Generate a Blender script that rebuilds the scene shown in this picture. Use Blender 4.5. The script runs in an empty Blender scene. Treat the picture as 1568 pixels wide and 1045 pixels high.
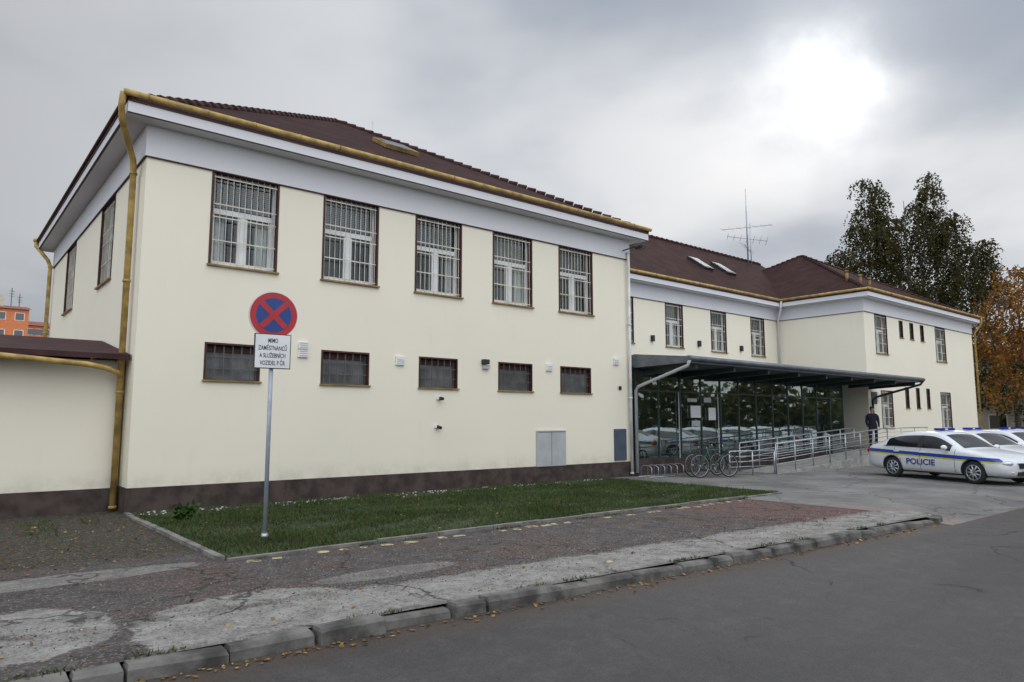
import bpy, math, random
import numpy as np
from mathutils import Vector, Matrix
random.seed(7)
rng = np.random.default_rng(7)
scene = bpy.context.scene
COL = scene.collection

# ------------------------------------------------------------------ nodes
class NB:
    def __init__(s, nt):
        s.nt = nt
    def n(s, t, **kw):
        nd = s.nt.nodes.new(t)
        for k, v in kw.items():
            setattr(nd, k, v)
        return nd
    def set(s, sock, v):
        if isinstance(v, bpy.types.NodeSocket):
            s.nt.links.new(v, sock)
        elif isinstance(v, (tuple, list)):
            if len(sock.default_value) == 4 and len(v) == 3:
                v = tuple(v) + (1,)
            sock.default_value = v
        else:
            try:
                sock.default_value = v
            except Exception:
                sock.default_value = (v, v, v, 1)
    def obj(s):
        return s.n('ShaderNodeTexCoord').outputs['Object']
    def sep(s, v):
        x = s.n('ShaderNodeSeparateXYZ'); s.set(x.inputs[0], v)
        return x.outputs[0], x.outputs[1], x.outputs[2]
    def comb(s, x, y, z):
        c = s.n('ShaderNodeCombineXYZ')
        s.set(c.inputs[0], x); s.set(c.inputs[1], y); s.set(c.inputs[2], z)
        return c.outputs[0]
    def m(s, op, a, b=0.0, c=0.0, clamp=False):
        x = s.n('ShaderNodeMath', operation=op, use_clamp=clamp)
        s.set(x.inputs[0], a); s.set(x.inputs[1], b); s.set(x.inputs[2], c)
        return x.outputs[0]
    def noise(s, v, scale, detail=4, rough=.55, dist=0.0):
        x = s.n('ShaderNodeTexNoise')
        if v is not None: s.set(x.inputs['Vector'], v)
        x.inputs['Scale'].default_value = scale
        x.inputs['Detail'].default_value = detail
        x.inputs['Roughness'].default_value = rough
        x.inputs['Distortion'].default_value = dist
        return x.outputs['Fac']
    def vor(s, v, scale, feature='F1', out='Distance', rand=1.0):
        x = s.n('ShaderNodeTexVoronoi', feature=feature)
        s.set(x.inputs['Vector'], v)
        x.inputs['Scale'].default_value = scale
        x.inputs['Randomness'].default_value = rand
        return x.outputs[out]
    def sm(s, v, a, b, lo=0.0, hi=1.0):
        x = s.n('ShaderNodeMapRange', interpolation_type='SMOOTHSTEP')
        s.set(x.inputs[0], v)
        x.inputs[1].default_value = a; x.inputs[2].default_value = b
        x.inputs[3].default_value = lo; x.inputs[4].default_value = hi
        return x.outputs[0]
    def mix(s, f, a, b, mode='MIX'):
        x = s.n('ShaderNodeMix', data_type='RGBA', blend_type=mode)
        s.set(x.inputs[0], f); s.set(x.inputs[6], a); s.set(x.inputs[7], b)
        return x.outputs[2]
    def bump(s, h, strength=.3, dist=.02, nrm=None):
        x = s.n('ShaderNodeBump')
        x.inputs['Strength'].default_value = strength
        x.inputs['Distance'].default_value = dist
        s.set(x.inputs['Height'], h)
        if nrm is not None: s.set(x.inputs['Normal'], nrm)
        return x.outputs[0]
    def distort(s, v, scale, amt, detail=3):
        x = s.n('ShaderNodeTexNoise'); s.set(x.inputs['Vector'], v)
        x.inputs['Scale'].default_value = scale; x.inputs['Detail'].default_value = detail
        a = s.n('ShaderNodeVectorMath', operation='SUBTRACT')
        s.set(a.inputs[0], x.outputs['Color']); a.inputs[1].default_value = (.5, .5, .5)
        b = s.n('ShaderNodeVectorMath', operation='SCALE')
        s.set(b.inputs[0], a.outputs[0]); b.inputs['Scale'].default_value = amt
        c = s.n('ShaderNodeVectorMath', operation='ADD')
        s.set(c.inputs[0], v); s.set(c.inputs[1], b.outputs[0])
        return c.outputs[0]

def newmat(name):
    m = bpy.data.materials.new(name)
    m.use_nodes = True
    b = NB(m.node_tree)
    p = m.node_tree.nodes['Principled BSDF']
    return m, b, p

def simple(name, col, rough=.6, metal=0.0, var=.15, vscale=3.0, bump=0.0, bscale=60, spec=.5):
    m, b, p = newmat(name)
    o = b.obj()
    n = b.noise(o, vscale, 4)
    dark = tuple(c * (1 - var) for c in col); lite = tuple(min(1, c * (1 + var)) for c in col)
    c = b.mix(b.sm(n, .3, .7), dark, lite)
    b.set(p.inputs['Base Color'], c)
    p.inputs['Roughness'].default_value = rough
    p.inputs['Metallic'].default_value = metal
    p.inputs['Specular IOR Level'].default_value = spec
    if bump > 0:
        b.set(p.inputs['Normal'], b.bump(b.noise(o, bscale, 3), bump, .01))
    return m

# stucco
def stucco(name, col, dirt=(.50, .47, .40), amt=.16):
    m, b, p = newmat(name)
    o = b.obj(); x, y, z = b.sep(o)
    big = b.noise(o, .45, 4, .6)
    st = b.noise(b.comb(b.m('MULTIPLY', x, 3.0), b.m('MULTIPLY', y, 3.0), b.m('MULTIPLY', z, .6)), 1.0, 4, .6)
    fine = b.noise(o, 70, 2, .6)
    c = b.mix(b.sm(big, .3, .75, 0, .3), col, tuple(v * .90 for v in col))
    c = b.mix(b.m('MULTIPLY', b.sm(st, .56, .85), amt), c, dirt)
    low = b.m('MULTIPLY', b.sm(z, .85, .43, 0, 1), b.sm(b.noise(o, 2.2, 5, .7), .35, .7, 0.05, .35))
    c = b.mix(low, c, tuple(v * .62 for v in dirt))
    c = b.mix(b.m('MULTIPLY', fine, .10), c, tuple(v * .65 for v in col))
    b.set(p.inputs['Base Color'], c)
    p.inputs['Roughness'].default_value = .92
    p.inputs['Specular IOR Level'].default_value = .15
    b.set(p.inputs['Normal'], b.bump(fine, .3, .006))
    return m
M_STUCCO = stucco('cream_stucco', (.85, .79, .64))
M_FRIEZE = stucco('white_frieze', (.72, .715, .725), (.45, .45, .45), .2)
M_PLINTH = simple('brown_plinth', (.066, .049, .043), .88, var=.35, bump=.4, bscale=80, spec=.25)
M_MAROON = simple('maroon_trim', (.065, .025, .021), .6, var=.25, spec=.3)
M_WHITE = simple('white_frame', (.76, .76, .74), .4, var=.06)
M_OCHRE = simple('ochre_gutter', (.40, .27, .085), .62, var=.35, vscale=4, spec=.3)
M_OCHRE_D = simple('ochre_dark', (.25, .165, .06), .6, var=.3, spec=.3)
M_BARS = simple('security_bars', (.58, .55, .45), .5, var=.2)
M_BARS_D = simple('security_bars_dark', (.10, .092, .085), .5, var=.2)
M_PANE = simple('frosted_pane', (.125, .13, .128), .35, var=.35, vscale=2.5, spec=.35)
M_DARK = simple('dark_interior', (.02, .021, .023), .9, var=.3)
M_BLACK = simple('black_plastic', (.018, .018, .02), .5)
M_GALV = simple('galvanised_steel', (.42, .44, .46), .38, .7, var=.2, vscale=12)
M_POLE = simple('sign_pole_paint', (.36, .40, .46), .45, .2, var=.12, vscale=9)
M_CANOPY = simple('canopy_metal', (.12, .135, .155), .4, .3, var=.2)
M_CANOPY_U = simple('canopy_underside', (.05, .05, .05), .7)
M_MULL = simple('dark_green_frame', (.022, .04, .036), .4)
M_GREY = simple('grey_cabinet', (.42, .43, .43), .5, var=.08)
M_BLUEGREY = simple('bluegrey_cabinet', (.06, .075, .11), .5)
M_CONC = simple('concrete', (.30, .29, .27), .9, var=.25, vscale=4, bump=.4)
M_CURT = simple('curtain', (.68, .68, .64), .9, var=.1)
M_BLIND = simple('blind', (.14, .15, .16), .8, var=.2)
M_VINT = simple('vestibule_interior', (.17, .19, .17), .8, var=.4, vscale=.7)
M_TYRE = simple('tyre_rubber', (.02, .02, .02), .85)
M_PAPER = simple('paper', (.7, .7, .68), .8, var=.08, vscale=30)
M_SKIN = simple('skin', (.5, .3, .22), .6, var=.05)
M_NAVY = simple('navy_cloth', (.014, .017, .03), .9)

def glassmat(name, tint, refl_lo, refl_hi, rough=.02, gcol=(.9, .95, .95), dif=None):
    m = bpy.data.materials.new(name); m.use_nodes = True
    nt = m.node_tree; b = NB(nt)
    nt.nodes.remove(nt.nodes['Principled BSDF'])
    out = nt.nodes['Material Output']
    tr = b.n('ShaderNodeBsdfTransparent'); b.set(tr.inputs[0], tint)
    gl = b.n('ShaderNodeBsdfGlossy'); b.set(gl.inputs[0], gcol); gl.inputs['Roughness'].default_value = rough
    lw = b.n('ShaderNodeLayerWeight'); lw.inputs[0].default_value = .35
    f = b.sm(lw.outputs['Facing'], 0, 1, refl_lo, refl_hi)
    wob = b.noise(b.obj(), 1.3, 2)
    b.set(gl.inputs['Normal'], b.bump(wob, .10, .02))
    base = tr.outputs[0]
    if dif:
        dn = b.n('ShaderNodeBsdfDiffuse'); b.set(dn.inputs[0], dif)
        m0 = b.n('ShaderNodeMixShader'); m0.inputs[0].default_value = .25
        nt.links.new(base, m0.inputs[1]); nt.links.new(dn.outputs[0], m0.inputs[2]); base = m0.outputs[0]
    mx = b.n('ShaderNodeMixShader'); b.set(mx.inputs[0], f)
    nt.links.new(base, mx.inputs[1]); nt.links.new(gl.outputs[0], mx.inputs[2])
    nt.links.new(mx.outputs[0], out.inputs[0])
    return m
M_GLASS = glassmat('window_glass', (.72, .75, .75), .06, .30)
M_GLASSG = glassmat('vestibule_glass', (.50, .62, .56), .28, .85, gcol=(.85, .96, .92), dif=(.04, .06, .052))
M_CARGLASS = simple('car_glass', (.012, .014, .016), .04, var=.05, spec=.8)
M_LENS = simple('lamp_lens', (.6, .62, .65), .1, .3)
M_REDLENS = simple('red_lens', (.35, .01, .01), .2)
M_BLUELENS = simple('blue_lens', (.01, .04, .4), .2)

def rooftiles():
    m, b, p = newmat('maroon_roof_tiles')
    o = b.obj(); x, y, z = b.sep(o)
    cz = b.m('FRACT', b.m('MULTIPLY', z, 6.0))
    hx = b.m('FRACT', b.m('MULTIPLY', b.m('ADD', x, y), 3.6))
    h = b.m('ADD', b.m('MULTIPLY', cz, -1.0), b.m('MULTIPLY', b.m('SINE', b.m('MULTIPLY', hx, 6.283)), .35))
    n = b.noise(o, 1.5, 5, .65)
    c = b.mix(b.sm(n, .3, .72), (.028, .012, .011), (.054, .023, .020))
    c = b.mix(b.sm(cz, .80, 1.0, 0, .8), c, (.008, .005, .005))
    b.set(p.inputs['Base Color'], c)
    p.inputs['Roughness'].default_value = .9
    p.inputs['Specular IOR Level'].default_value = .12
    b.set(p.inputs['Normal'], b.bump(h, .5, .03))
    return m
M_ROOF = rooftiles()
M_RIDGE = simple('ridge_tile', (.05, .021, .019), .8, var=.3, spec=.2)

# ------------------------------------------------------------------ mesh builder
class MB:
    def __init__(s):
        s.v = []; s.f = []; s.mi = []; s.sm = []; s.mats = []
        s.O = Vector((0, 0, 0)); s.U = Vector((1, 0, 0)); s.D = Vector((0, 1, 0)); s.Z = Vector((0, 0, 1))
    def frame(s, O=(0, 0, 0), U=(1, 0, 0), D=(0, 1, 0)):
        s.O = Vector(O); s.U = Vector(U); s.D = Vector(D); return s
    def T(s, p):
        return s.O + s.U * p[0] + s.D * p[1] + s.Z * p[2]
    def idx(s, mat):
        if mat not in s.mats: s.mats.append(mat)
        return s.mats.index(mat)
    def face(s, pts, mat, smooth=False, raw=False):
        b = len(s.v)
        for p in pts: s.v.append(Vector(p) if raw else s.T(p))
        s.f.append(tuple(range(b, b + len(pts)))); s.mi.append(s.idx(mat)); s.sm.append(smooth)
    def box(s, a, c, mat):
        x0, y0, z0 = a; x1, y1, z1 = c
        s.hexa([(x0, y0, z0), (x1, y0, z0), (x1, y1, z0), (x0, y1, z0), (x0, y0, z1), (x1, y0, z1), (x1, y1, z1), (x0, y1, z1)], mat)
    def hexa(s, P, mat):
        b = len(s.v)
        for p in P: s.v.append(s.T(p))
        for f in ((0, 3, 2, 1), (4, 5, 6, 7), (0, 1, 5, 4), (1, 2, 6, 5), (2, 3, 7, 6), (3, 0, 4, 7)):
            s.f.append(tuple(b + i for i in f)); s.mi.append(s.idx(mat)); s.sm.append(False)
    def tube(s, pts, r, mat, seg=8, closed=False, caps=True):
        P = [s.T(p) for p in pts]; n = len(P)
        rs = r if isinstance(r, (list, tuple)) else [r] * n
        rings = []
        prev = None
        for i, p in enumerate(P):
            if closed:
                t = (P[(i + 1) % n] - P[i - 1])
            else:
                t = P[min(i + 1, n - 1)] - P[max(i - 1, 0)]
            if t.length < 1e-9: t = Vector((0, 0, 1))
            t.normalize()
            if prev is None:
                a = Vector((0, 0, 1)) if abs(t.z) < .9 else Vector((1, 0, 0))
                u = t.cross(a).normalized()
            else:
                u = (prev - t * prev.dot(t))
                u = u.normalized() if u.length > 1e-6 else t.orthogonal().normalized()
            prev = u; w = t.cross(u)
            b = len(s.v)
            for k in range(seg):
                an = 2 * math.pi * k / seg
                s.v.append(p + (u * math.cos(an) + w * math.sin(an)) * rs[i])
            rings.append(b)
        mi = s.idx(mat)
        for i in range(n if closed else n - 1):
            a = rings[i]; c = rings[(i + 1) % n]
            for k in range(seg):
                k2 = (k + 1) % seg
                s.f.append((a + k, a + k2, c + k2, c + k)); s.mi.append(mi); s.sm.append(True)
        if caps and not closed:
            s.f.append(tuple(rings[0] + k for k in range(seg))[::-1]); s.mi.append(mi); s.sm.append(False)
            s.f.append(tuple(rings[-1] + k for k in range(seg))); s.mi.append(mi); s.sm.append(False)
    def ellipsoid(s, c, r, mat, nu=12, nv=8):
        b = len(s.v)
        for j in range(nv + 1):
            th = math.pi * j / nv
            for i in range(nu):
                ph = 2 * math.pi * i / nu
                s.v.append(s.T((c[0] + r[0] * math.sin(th) * math.cos(ph), c[1] + r[1] * math.sin(th) * math.sin(ph), c[2] + r[2] * math.cos(th))))
        mi = s.idx(mat)
        for j in range(nv):
            for i in range(nu):
                i2 = (i + 1) % nu
                s.f.append((b + j * nu + i, b + (j + 1) * nu + i, b + (j + 1) * nu + i2, b + j * nu + i2)); s.mi.append(mi); s.sm.append(True)
    def build(s, name, parent=None):
        me = bpy.data.meshes.new(name)
        me.from_pydata([tuple(p) for p in s.v], [], s.f)
        for m in s.mats: me.materials.append(m)
        me.polygons.foreach_set('material_index', s.mi)
        me.polygons.foreach_set('use_smooth', s.sm)
        me.update()
        o = bpy.data.objects.new(name, me); COL.objects.link(o)
        if parent: o.parent = parent
        return o

def empty(name, loc=(0, 0, 0), rz=0.0):
    e = bpy.data.objects.new(name, None); COL.objects.link(e)
    e.empty_display_size = .3
    e.location = loc; e.rotation_euler = (0, 0, rz)
    return e

def arr_mesh(name, V, F, mat, parent=None, smooth=False):
    V = np.asarray(V, dtype=np.float32); F = np.asarray(F, dtype=np.int32)
    me = bpy.data.meshes.new(name)
    me.vertices.add(len(V)); me.vertices.foreach_set('co', V.ravel())
    k = F.shape[1]
    me.loops.add(F.size); me.loops.foreach_set('vertex_index', F.ravel())
    me.polygons.add(len(F))
    me.polygons.foreach_set('loop_start', np.arange(len(F), dtype=np.int32) * k)
    me.update(calc_edges=True); me.validate()
    me.materials.append(mat)
    o = bpy.data.objects.new(name, me); COL.objects.link(o)
    if parent: o.parent = parent
    return o

def leaf_quads(C, size, flat=0.0):
    n = len(C)
    a = rng.normal(size=(n, 3)); 
    if flat > 0: a[:, 2] *= (1 - flat)
    a /= np.linalg.norm(a, axis=1)[:, None] + 1e-9
    b = rng.normal(size=(n, 3))
    if flat > 0: b[:, 2] *= (1 - flat)
    b -= (a * b).sum(1)[:, None] * a
    b /= np.linalg.norm(b, axis=1)[:, None] + 1e-9
    s = (size * rng.uniform(.6, 1.4, n))[:, None]
    V = np.stack([C - a * s * .5, C + b * s * .32, C + a * s * .5, C - b * s * .32], 1).reshape(-1, 3)
    F = np.arange(4 * n).reshape(-1, 4)
    return V, F

# ------------------------------------------------------------------ ground materials
def KY(x): return -8.88 - .045 * x      # kerb line
RZD = -.105

def mat_pavement():
    m, b, p = newmat('worn_pavement')
    o = b.obj(); x, y, z = b.sep(o)
    d = b.m('ADD', y, b.m('MULTIPLY', x, .045))
    n1 = b.noise(o, .9, 4, .6); n2 = b.noise(o, 3.2, 5, .65); n3 = b.noise(o, 12, 4, .7); grain = b.noise(o, 75, 3, .8)
    agg = b.vor(o, 60, out='Color'); aggv = b.sep(agg)[0]
    asph = b.mix(b.sm(n2, .3, .7), (.050, .043, .041), (.098, .086, .08))
    asph = b.mix(b.sm(n1, .45, .6, 0, .65), asph, (.098, .064, .054))
    asph = b.mix(b.sm(n3, .55, .75, 0, .5), asph, (.17, .155, .14))
    conc = b.mix(b.sm(n2, .3, .7), (.19, .18, .165), (.33, .315, .29))
    jit = b.m('ADD', b.m('MULTIPLY', b.m('SUBTRACT', n2, .5), .6), b.m('MULTIPLY', b.m('SUBTRACT', n3, .5), .25))
    dd = b.m('ADD', d, jit)
    strip = b.m('MULTIPLY', b.sm(dd, -7.82, -7.90), b.sm(b.m('ADD', x, jit), -1.55, -1.45))
    def blob(cx, cy, rx, ry, hard=.08):
        ex = b.m('DIVIDE', b.m('SUBTRACT', x, cx), rx); ey = b.m('DIVIDE', b.m('SUBTRACT', y, cy), ry)
        r = b.m('SQRT', b.m('ADD', b.m('MULTIPLY', ex, ex), b.m('MULTIPLY', ey, ey)))
        r = b.m('ADD', r, b.m('MULTIPLY', jit, .9))
        return b.sm(r, 1.0, 1.0 - hard)
    mk = b.m('MAXIMUM', strip, blob(-.45, -8.1, 1.0, .8))
    mk = b.m('MAXIMUM', mk, blob(-2.15, -7.6, .62, .85))
    mk = b.m('MAXIMUM', mk, b.m('MULTIPLY', blob(-1.9, -5.55, 1.7, .32), .65))
    mk = b.m('MAXIMUM', mk, b.m('MULTIPLY', blob(1.2, -7.4, .9, .25), .5))
    c = b.mix(mk, asph, conc)
    c = b.mix(b.m('MULTIPLY', b.sm(n3, .5, .72), b.m('MULTIPLY', mk, .55)), c, (.085, .075, .065))
    ed = b.m('MULTIPLY', b.sm(b.m('ABSOLUTE', b.m('ADD', dd, 7.86)), .14, .02), b.sm(n1, .4, .6))
    c = b.mix(b.m('MULTIPLY', ed, .7), c, (.05, .035, .028))
    edk = b.sm(b.m('ADD', d, b.m('MULTIPLY', jit, .5)), -8.72, -8.86)
    c = b.mix(b.m('MULTIPLY', edk, .5), c, (.06, .052, .042))
    soil = b.m('MULTIPLY', b.sm(x, .1, -.1), b.sm(b.m('ADD', y, b.m('MULTIPLY', jit, 1.6)), -5.0, -4.4))
    soilc = b.mix(b.sm(n3, .40, .62), (.030, .030, .018), (.070, .050, .036))
    soilc = b.mix(b.sm(n1, .5, .62, 0, .6), soilc, (.03, .042, .014))
    c = b.mix(soil, c, soilc)
    redm = b.m('MULTIPLY', b.sm(b.m('ADD', x, b.m('MULTIPLY', jit, 2.0)), 7.6, 9.2), b.sm(b.m('ADD', d, jit), -8.1, -7.8))
    c = b.mix(b.m('MULTIPLY', redm, .75), c, (.13, .065, .052))
    cv = b.distort(o, 1.6, .9)
    cr = b.m('MULTIPLY', b.sm(b.vor(cv, .55, 'DISTANCE_TO_EDGE'), .016, .003), b.sm(n1, .42, .55))
    cr2 = b.m('MULTIPLY', b.sm(b.vor(b.distort(o, 3, .4), 1.9, 'DISTANCE_TO_EDGE'), .03, .008), b.sm(n1, .56, .64))
    crk = b.m('MULTIPLY', b.m('MAXIMUM', cr, cr2), b.m('SUBTRACT', 1.0, soil))
    c = b.mix(b.m('MULTIPLY', crk, .8), c, (.028, .024, .02))
    c = b.mix(b.sm(aggv, .55, 1.0, 0, .40), c, (.035, .03, .028))
    c = b.mix(b.sm(aggv, .30, .0, 0, .35), c, (.36, .34, .31))
    c = b.mix(b.sm(grain, .55, .8, 0, .5), c, (.34, .32, .29))
    b.set(p.inputs['Base Color'], c)
    p.inputs['Roughness'].default_value = .92
    p.inputs['Specular IOR Level'].default_value = .2
    h = b.m('ADD', b.m('ADD', b.m('MULTIPLY', grain, .5), b.m('MULTIPLY', aggv, .5)), b.m('ADD', b.m('MULTIPLY', crk, -2.0), b.m('MULTIPLY', mk, .8)))
    b.set(p.inputs['Normal'], b.bump(h, .8, .015))
    return m

def mat_road():
    m, b, p = newmat('road_asphalt')
    o = b.obj(); x, y, z = b.sep(o)
    st = b.comb(b.m('MULTIPLY', x, .2), y, 0.0)
    n1 = b.noise(st, .8, 4, .6); n2 = b.noise(o, 5, 5, .7); grain = b.noise(o, 80, 3, .8); aggv = b.sep(b.vor(o, 90, out='Color'))[0]
    c = b.mix(b.sm(n1, .3, .7), (.042, .039, .038), (.080, .075, .072))
    c = b.mix(b.sm(n2, .4, .8, 0, .5), c, (.11, .103, .097))
    ln = b.sm(b.m('ABSOLUTE', b.m('ADD', b.m('ADD', y, b.m('MULTIPLY', n1, .5)), 11.3)), .9, .3)
    c = b.mix(b.m('MULTIPLY', ln, .35), c, (.043, .040, .040))
    edge = b.sm(b.m('ADD', y, b.m('ADD', b.m('MULTIPLY', x, .045), b.m('MULTIPLY', b.m('SUBTRACT', n2, .5), .5))), -9.65, -9.1)
    c = b.mix(b.m('MULTIPLY', edge, .8), c, (.075, .055, .042))
    cr = b.m('MULTIPLY', b.sm(b.vor(b.distort(o, 1.2, .9), .35, 'DISTANCE_TO_EDGE'), .010, .002), b.sm(n1, .46, .56))
    c = b.mix(b.m('MULTIPLY', cr, .85), c, (.015, .015, .015))
    c = b.mix(b.sm(aggv, .5, 1.0, 0, .4), c, (.02, .02, .022))
    c = b.mix(b.sm(grain, .55, .8, 0, .5), c, (.2, .195, .19))
    b.set(p.inputs['Base Color'], c)
    b.set(p.inputs['Roughness'], b.sm(n1, .3, .7, .66, .86))
    p.inputs['Specular IOR Level'].default_value = .25
    b.set(p.inputs['Normal'], b.bump(b.m('ADD', b.m('MULTIPLY', grain, .6), aggv), .6, .009))
    return m

def mat_forecourt():
    m, b, p = newmat('forecourt_asphalt')
    o = b.obj(); x, y, z = b.sep(o)
    n1 = b.noise(o, .6, 4, .6); n2 = b.noise(o, 4, 5, .7); grain = b.noise(o, 70, 3, .8)
    c = b.mix(b.sm(n1, .3, .7), (.125, .12, .112), (.22, .21, .20))
    c = b.mix(b.sm(n2, .45, .8, 0, .5), c, (.08, .076, .07))
    cr = b.sm(b.vor(b.distort(o, 1.6, .7), .4, 'DISTANCE_TO_EDGE'), .012, .004)
    c = b.mix(b.m('MULTIPLY', cr, .6), c, (.04, .038, .034))
    jit = b.m('MULTIPLY', b.m('SUBTRACT', n2, .5), 1.4)
    pk = b.m('MULTIPLY', b.sm(b.m('ADD', x, jit), 12.0, 11.2), b.sm(b.m('ADD', y, jit), -7.2, -7.8))
    c = b.mix(b.m('MULTIPLY', pk, .45), c, (.26, .19, .17))
    c = b.mix(b.sm(grain, .55, .8, 0, .35), c, (.35, .34, .32))
    b.set(p.inputs['Base Color'], c); p.inputs['Roughness'].default_value = .9
    p.inputs['Specular IOR Level'].default_value = .2
    b.set(p.inputs['Normal'], b.bump(grain, .5, .01))
    return m

def mat_leaf(name, cols, hue_noise=.5, trans=.0):
    m, b, p = newmat(name)
    g = b.n('ShaderNodeNewGeometry')
    r = g.outputs['Random Per Island']
    cr = b.n('ShaderNodeValToRGB'); b.set(cr.inputs[0], r)
    els = cr.color_ramp.elements
    while len(els) < len(cols): els.new(.5)
    for i, c in enumerate(cols):
        els[i].position = i / (len(cols) - 1); els[i].color = (*c, 1)
    n = b.noise(b.obj(), hue_noise, 2)
    c = b.mix(b.sm(n, .35, .65, 0, .6), cr.outputs[0], b.mix(1.0, cr.outputs[0], (.5, .55, .5), 'MULTIPLY'))
    b.set(p.inputs['Base Color'], c); p.inputs['Roughness'].default_value = .7
    p.inputs['Specular IOR Level'].default_value = .15
    if trans > 0:
        tl = b.n('ShaderNodeBsdfTranslucent'); b.set(tl.inputs[0], b.mix(1.0, c, (1.2, 1.15, .8), 'MULTIPLY'))
        mx = b.n('ShaderNodeMixShader'); mx.inputs[0].default_value = trans
        out = m.node_tree.nodes['Material Output']
        m.node_tree.links.new(p.outputs[0], mx.inputs[1]); m.node_tree.links.new(tl.outputs[0], mx.inputs[2]); m.node_tree.links.new(mx.outputs[0], out.inputs[0])
    return m

M_PAVE = mat_pavement(); M_ROAD = mat_road(); M_FORE = mat_forecourt()
M_GRASS = mat_leaf('grass_blades', [(.032, .062, .014), (.050, .090, .022), (.090, .105, .036), (.038, .070, .017), (.115, .10, .05)], .9)
M_LAWN = simple('lawn_soil', (.034, .042, .018), .95, var=.4, vscale=2.5, bump=.6, bscale=30)
M_KERB = simple('kerb_stone', (.12, .113, .104), .9, var=.55, vscale=3.0, bump=.9, bscale=22, spec=.2)
M_KERB2 = simple('kerb_concrete', (.18, .17, .155), .9, var=.4, vscale=3.0, bump=.6, bscale=40, spec=.2)
M_FAR = simple('far_ground', (.06, .065, .04), .95, var=.4, vscale=.1)

# ------------------------------------------------------------------ ground
def sheet(name, pts, z, mat):
    mb = MB(); mb.face([(px, py, z) for px, py in pts], mat); return mb.build(name)
sheet('ground', [(-400, -400), (600, -400), (600, 600), (-400, 600)], -.14, M_FAR)
sheet('road', [(-120, -17.5), (260, -17.5), (260, -7.0), (-120, -7.0)], RZD, M_ROAD)
sheet('pavement', [(-60, KY(-60)), (10.8, KY(10.8)), (10.8, 0.0), (13.0, 0.0), (13.0, 40), (-60, 40)], 0.0, M_PAVE)
mb = MB()
ys = [(-10.2, RZD - .01), (-9.55, RZD + .004), (-8.7, -.01), (-8.3, .004), (1, .004)]
for i in range(4):
    (ya, za), (yb, zb) = ys[i], ys[i + 1]
    mb.face([(10.8, ya, za), (75, ya, za), (75, yb, zb), (10.8, yb, zb)], M_FORE, True)
mb.build('forecourt')
sheet('pavement_opposite', [(-120, -30), (260, -30), (260, -17.6), (-120, -17.6)], -.0, M_FORE)

kerb = MB()
x = -20.0
while x < 10.6:
    L = random.uniform(.32, .95)
    L = min(L, 10.75 - x)
    y0 = KY(x) + random.uniform(-.026, .026); y1 = KY(x + L) + random.uniform(-.026, .026)
    zt = .006 + random.uniform(-.025, .014); z2 = zt + random.uniform(-.016, .016); g = random.uniform(.004, .025)
    if x + L > 9.6: zt -= .03; z2 -= .03
    a, c = x + g, x + L - g; wd = random.uniform(.11, .17); ch = random.uniform(.02, .04)
    kerb.hexa([(a, y0 - wd - .01, -.13), (c, y1 - wd - .01, -.13), (c, y1 + .02, -.13), (a, y0 + .02, -.13),
               (a, y0 - wd, zt - ch), (c, y1 - wd, z2 - ch), (c, y1 + .02, z2 - ch), (a, y0 + .02, zt - ch)], M_KERB)
    kerb.hexa([(a, y0 - wd, zt - ch), (c, y1 - wd, z2 - ch), (c, y1 + .018, z2 - ch), (a, y0 + .018, zt - ch),
               (a + .012, y0 - wd + ch, zt), (c - .012, y1 - wd + ch, z2), (c - .006, y1, z2), (a + .006, y0, zt)], M_KERB)
    x += L
for i in range(8):
    a0 = math.radians(-90 + i * 11); a1 = math.radians(-90 + (i + 1) * 11 - 1.5)
    cx, cy = 10.78, KY(10.78) + .9
    z0 = -.02 - .003 * i
    def P(r, a, z): return (cx + r * math.cos(a), cy + r * math.sin(a), z)
    kerb.hexa([P(.9 + .16, a0, -.13), P(.9 + .16, a1, -.13), P(.9, a1, -.13), P(.9, a0, -.13),
               P(.9 + .15, a0, z0), P(.9 + .15, a1, z0), P(.9, a1, z0), P(.9, a0, z0)], M_KERB)
kerb.build('kerb')
mb = MB()
pts = [(10.8, KY(10.8) + .9 + .0, .008)] + [(10.78 + .9 * math.cos(math.radians(a)), KY(10.78) + .9 + .9 * math.sin(math.radians(a)), -.018) for a in range(0, -91, -10)]
mb.face(pts[::-1], M_PAVE); mb.build('pavement_corner')

lk = MB()
LX1 = 12.45; LY = -5.58
x = .0
while x < LX1:
    L = min(1.0, LX1 - x)
    zt = .045 + random.uniform(-.014, .010); w = random.uniform(-.014, .014); g = random.uniform(.003, .012)
    lk.box((x + g, LY - .085 + w, -.02), (x + L - g, LY + w, zt), M_KERB2); x += L
y = LY
while y < -.3:
    L = min(1.0, -.3 - y); zt = .05 + random.uniform(-.012, .01)
    lk.box((-.09, y + .004, -.02), (0.0, y + L - .004, zt), M_KERB2)
    lk.box((LX1, y + .004, -.02), (LX1 + .08, y + L - .004, zt - .02), M_KERB2); y += L
lk.build('lawn_kerb')
sheet('lawn', [(0, LY), (LX1, LY), (LX1, 0), (0, 0)], .022, M_LAWN)
N = 125000
gx = rng.uniform(-.01, LX1 + .02, N); gy = LY - .01 + (-(LY) - .10) * rng.uniform(0, 1, N)
bald = ((gy > -.75) & (rng.uniform(0, 1, N) < .6))
pat = np.sin(gx * 1.7 + 2 * np.sin(gy * 2.1)) * np.sin(gy * 3.3 + 1.5 * np.sin(gx * .9))
bald |= (pat > .62) & (rng.uniform(0, 1, N) < .65)
keep = ~bald
gx = gx[keep]; gy = gy[keep]; N = len(gx)
hh = rng.uniform(.02, .065, N) * (1 + .45 * np.sin(gx * 1.3) * np.sin(gy * 2.3)); an = rng.uniform(0, 6.283, N); wd = rng.uniform(.004, .009, N)
hh = np.where(rng.uniform(0, 1, N) < .012, hh * 2.2, hh)
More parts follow.
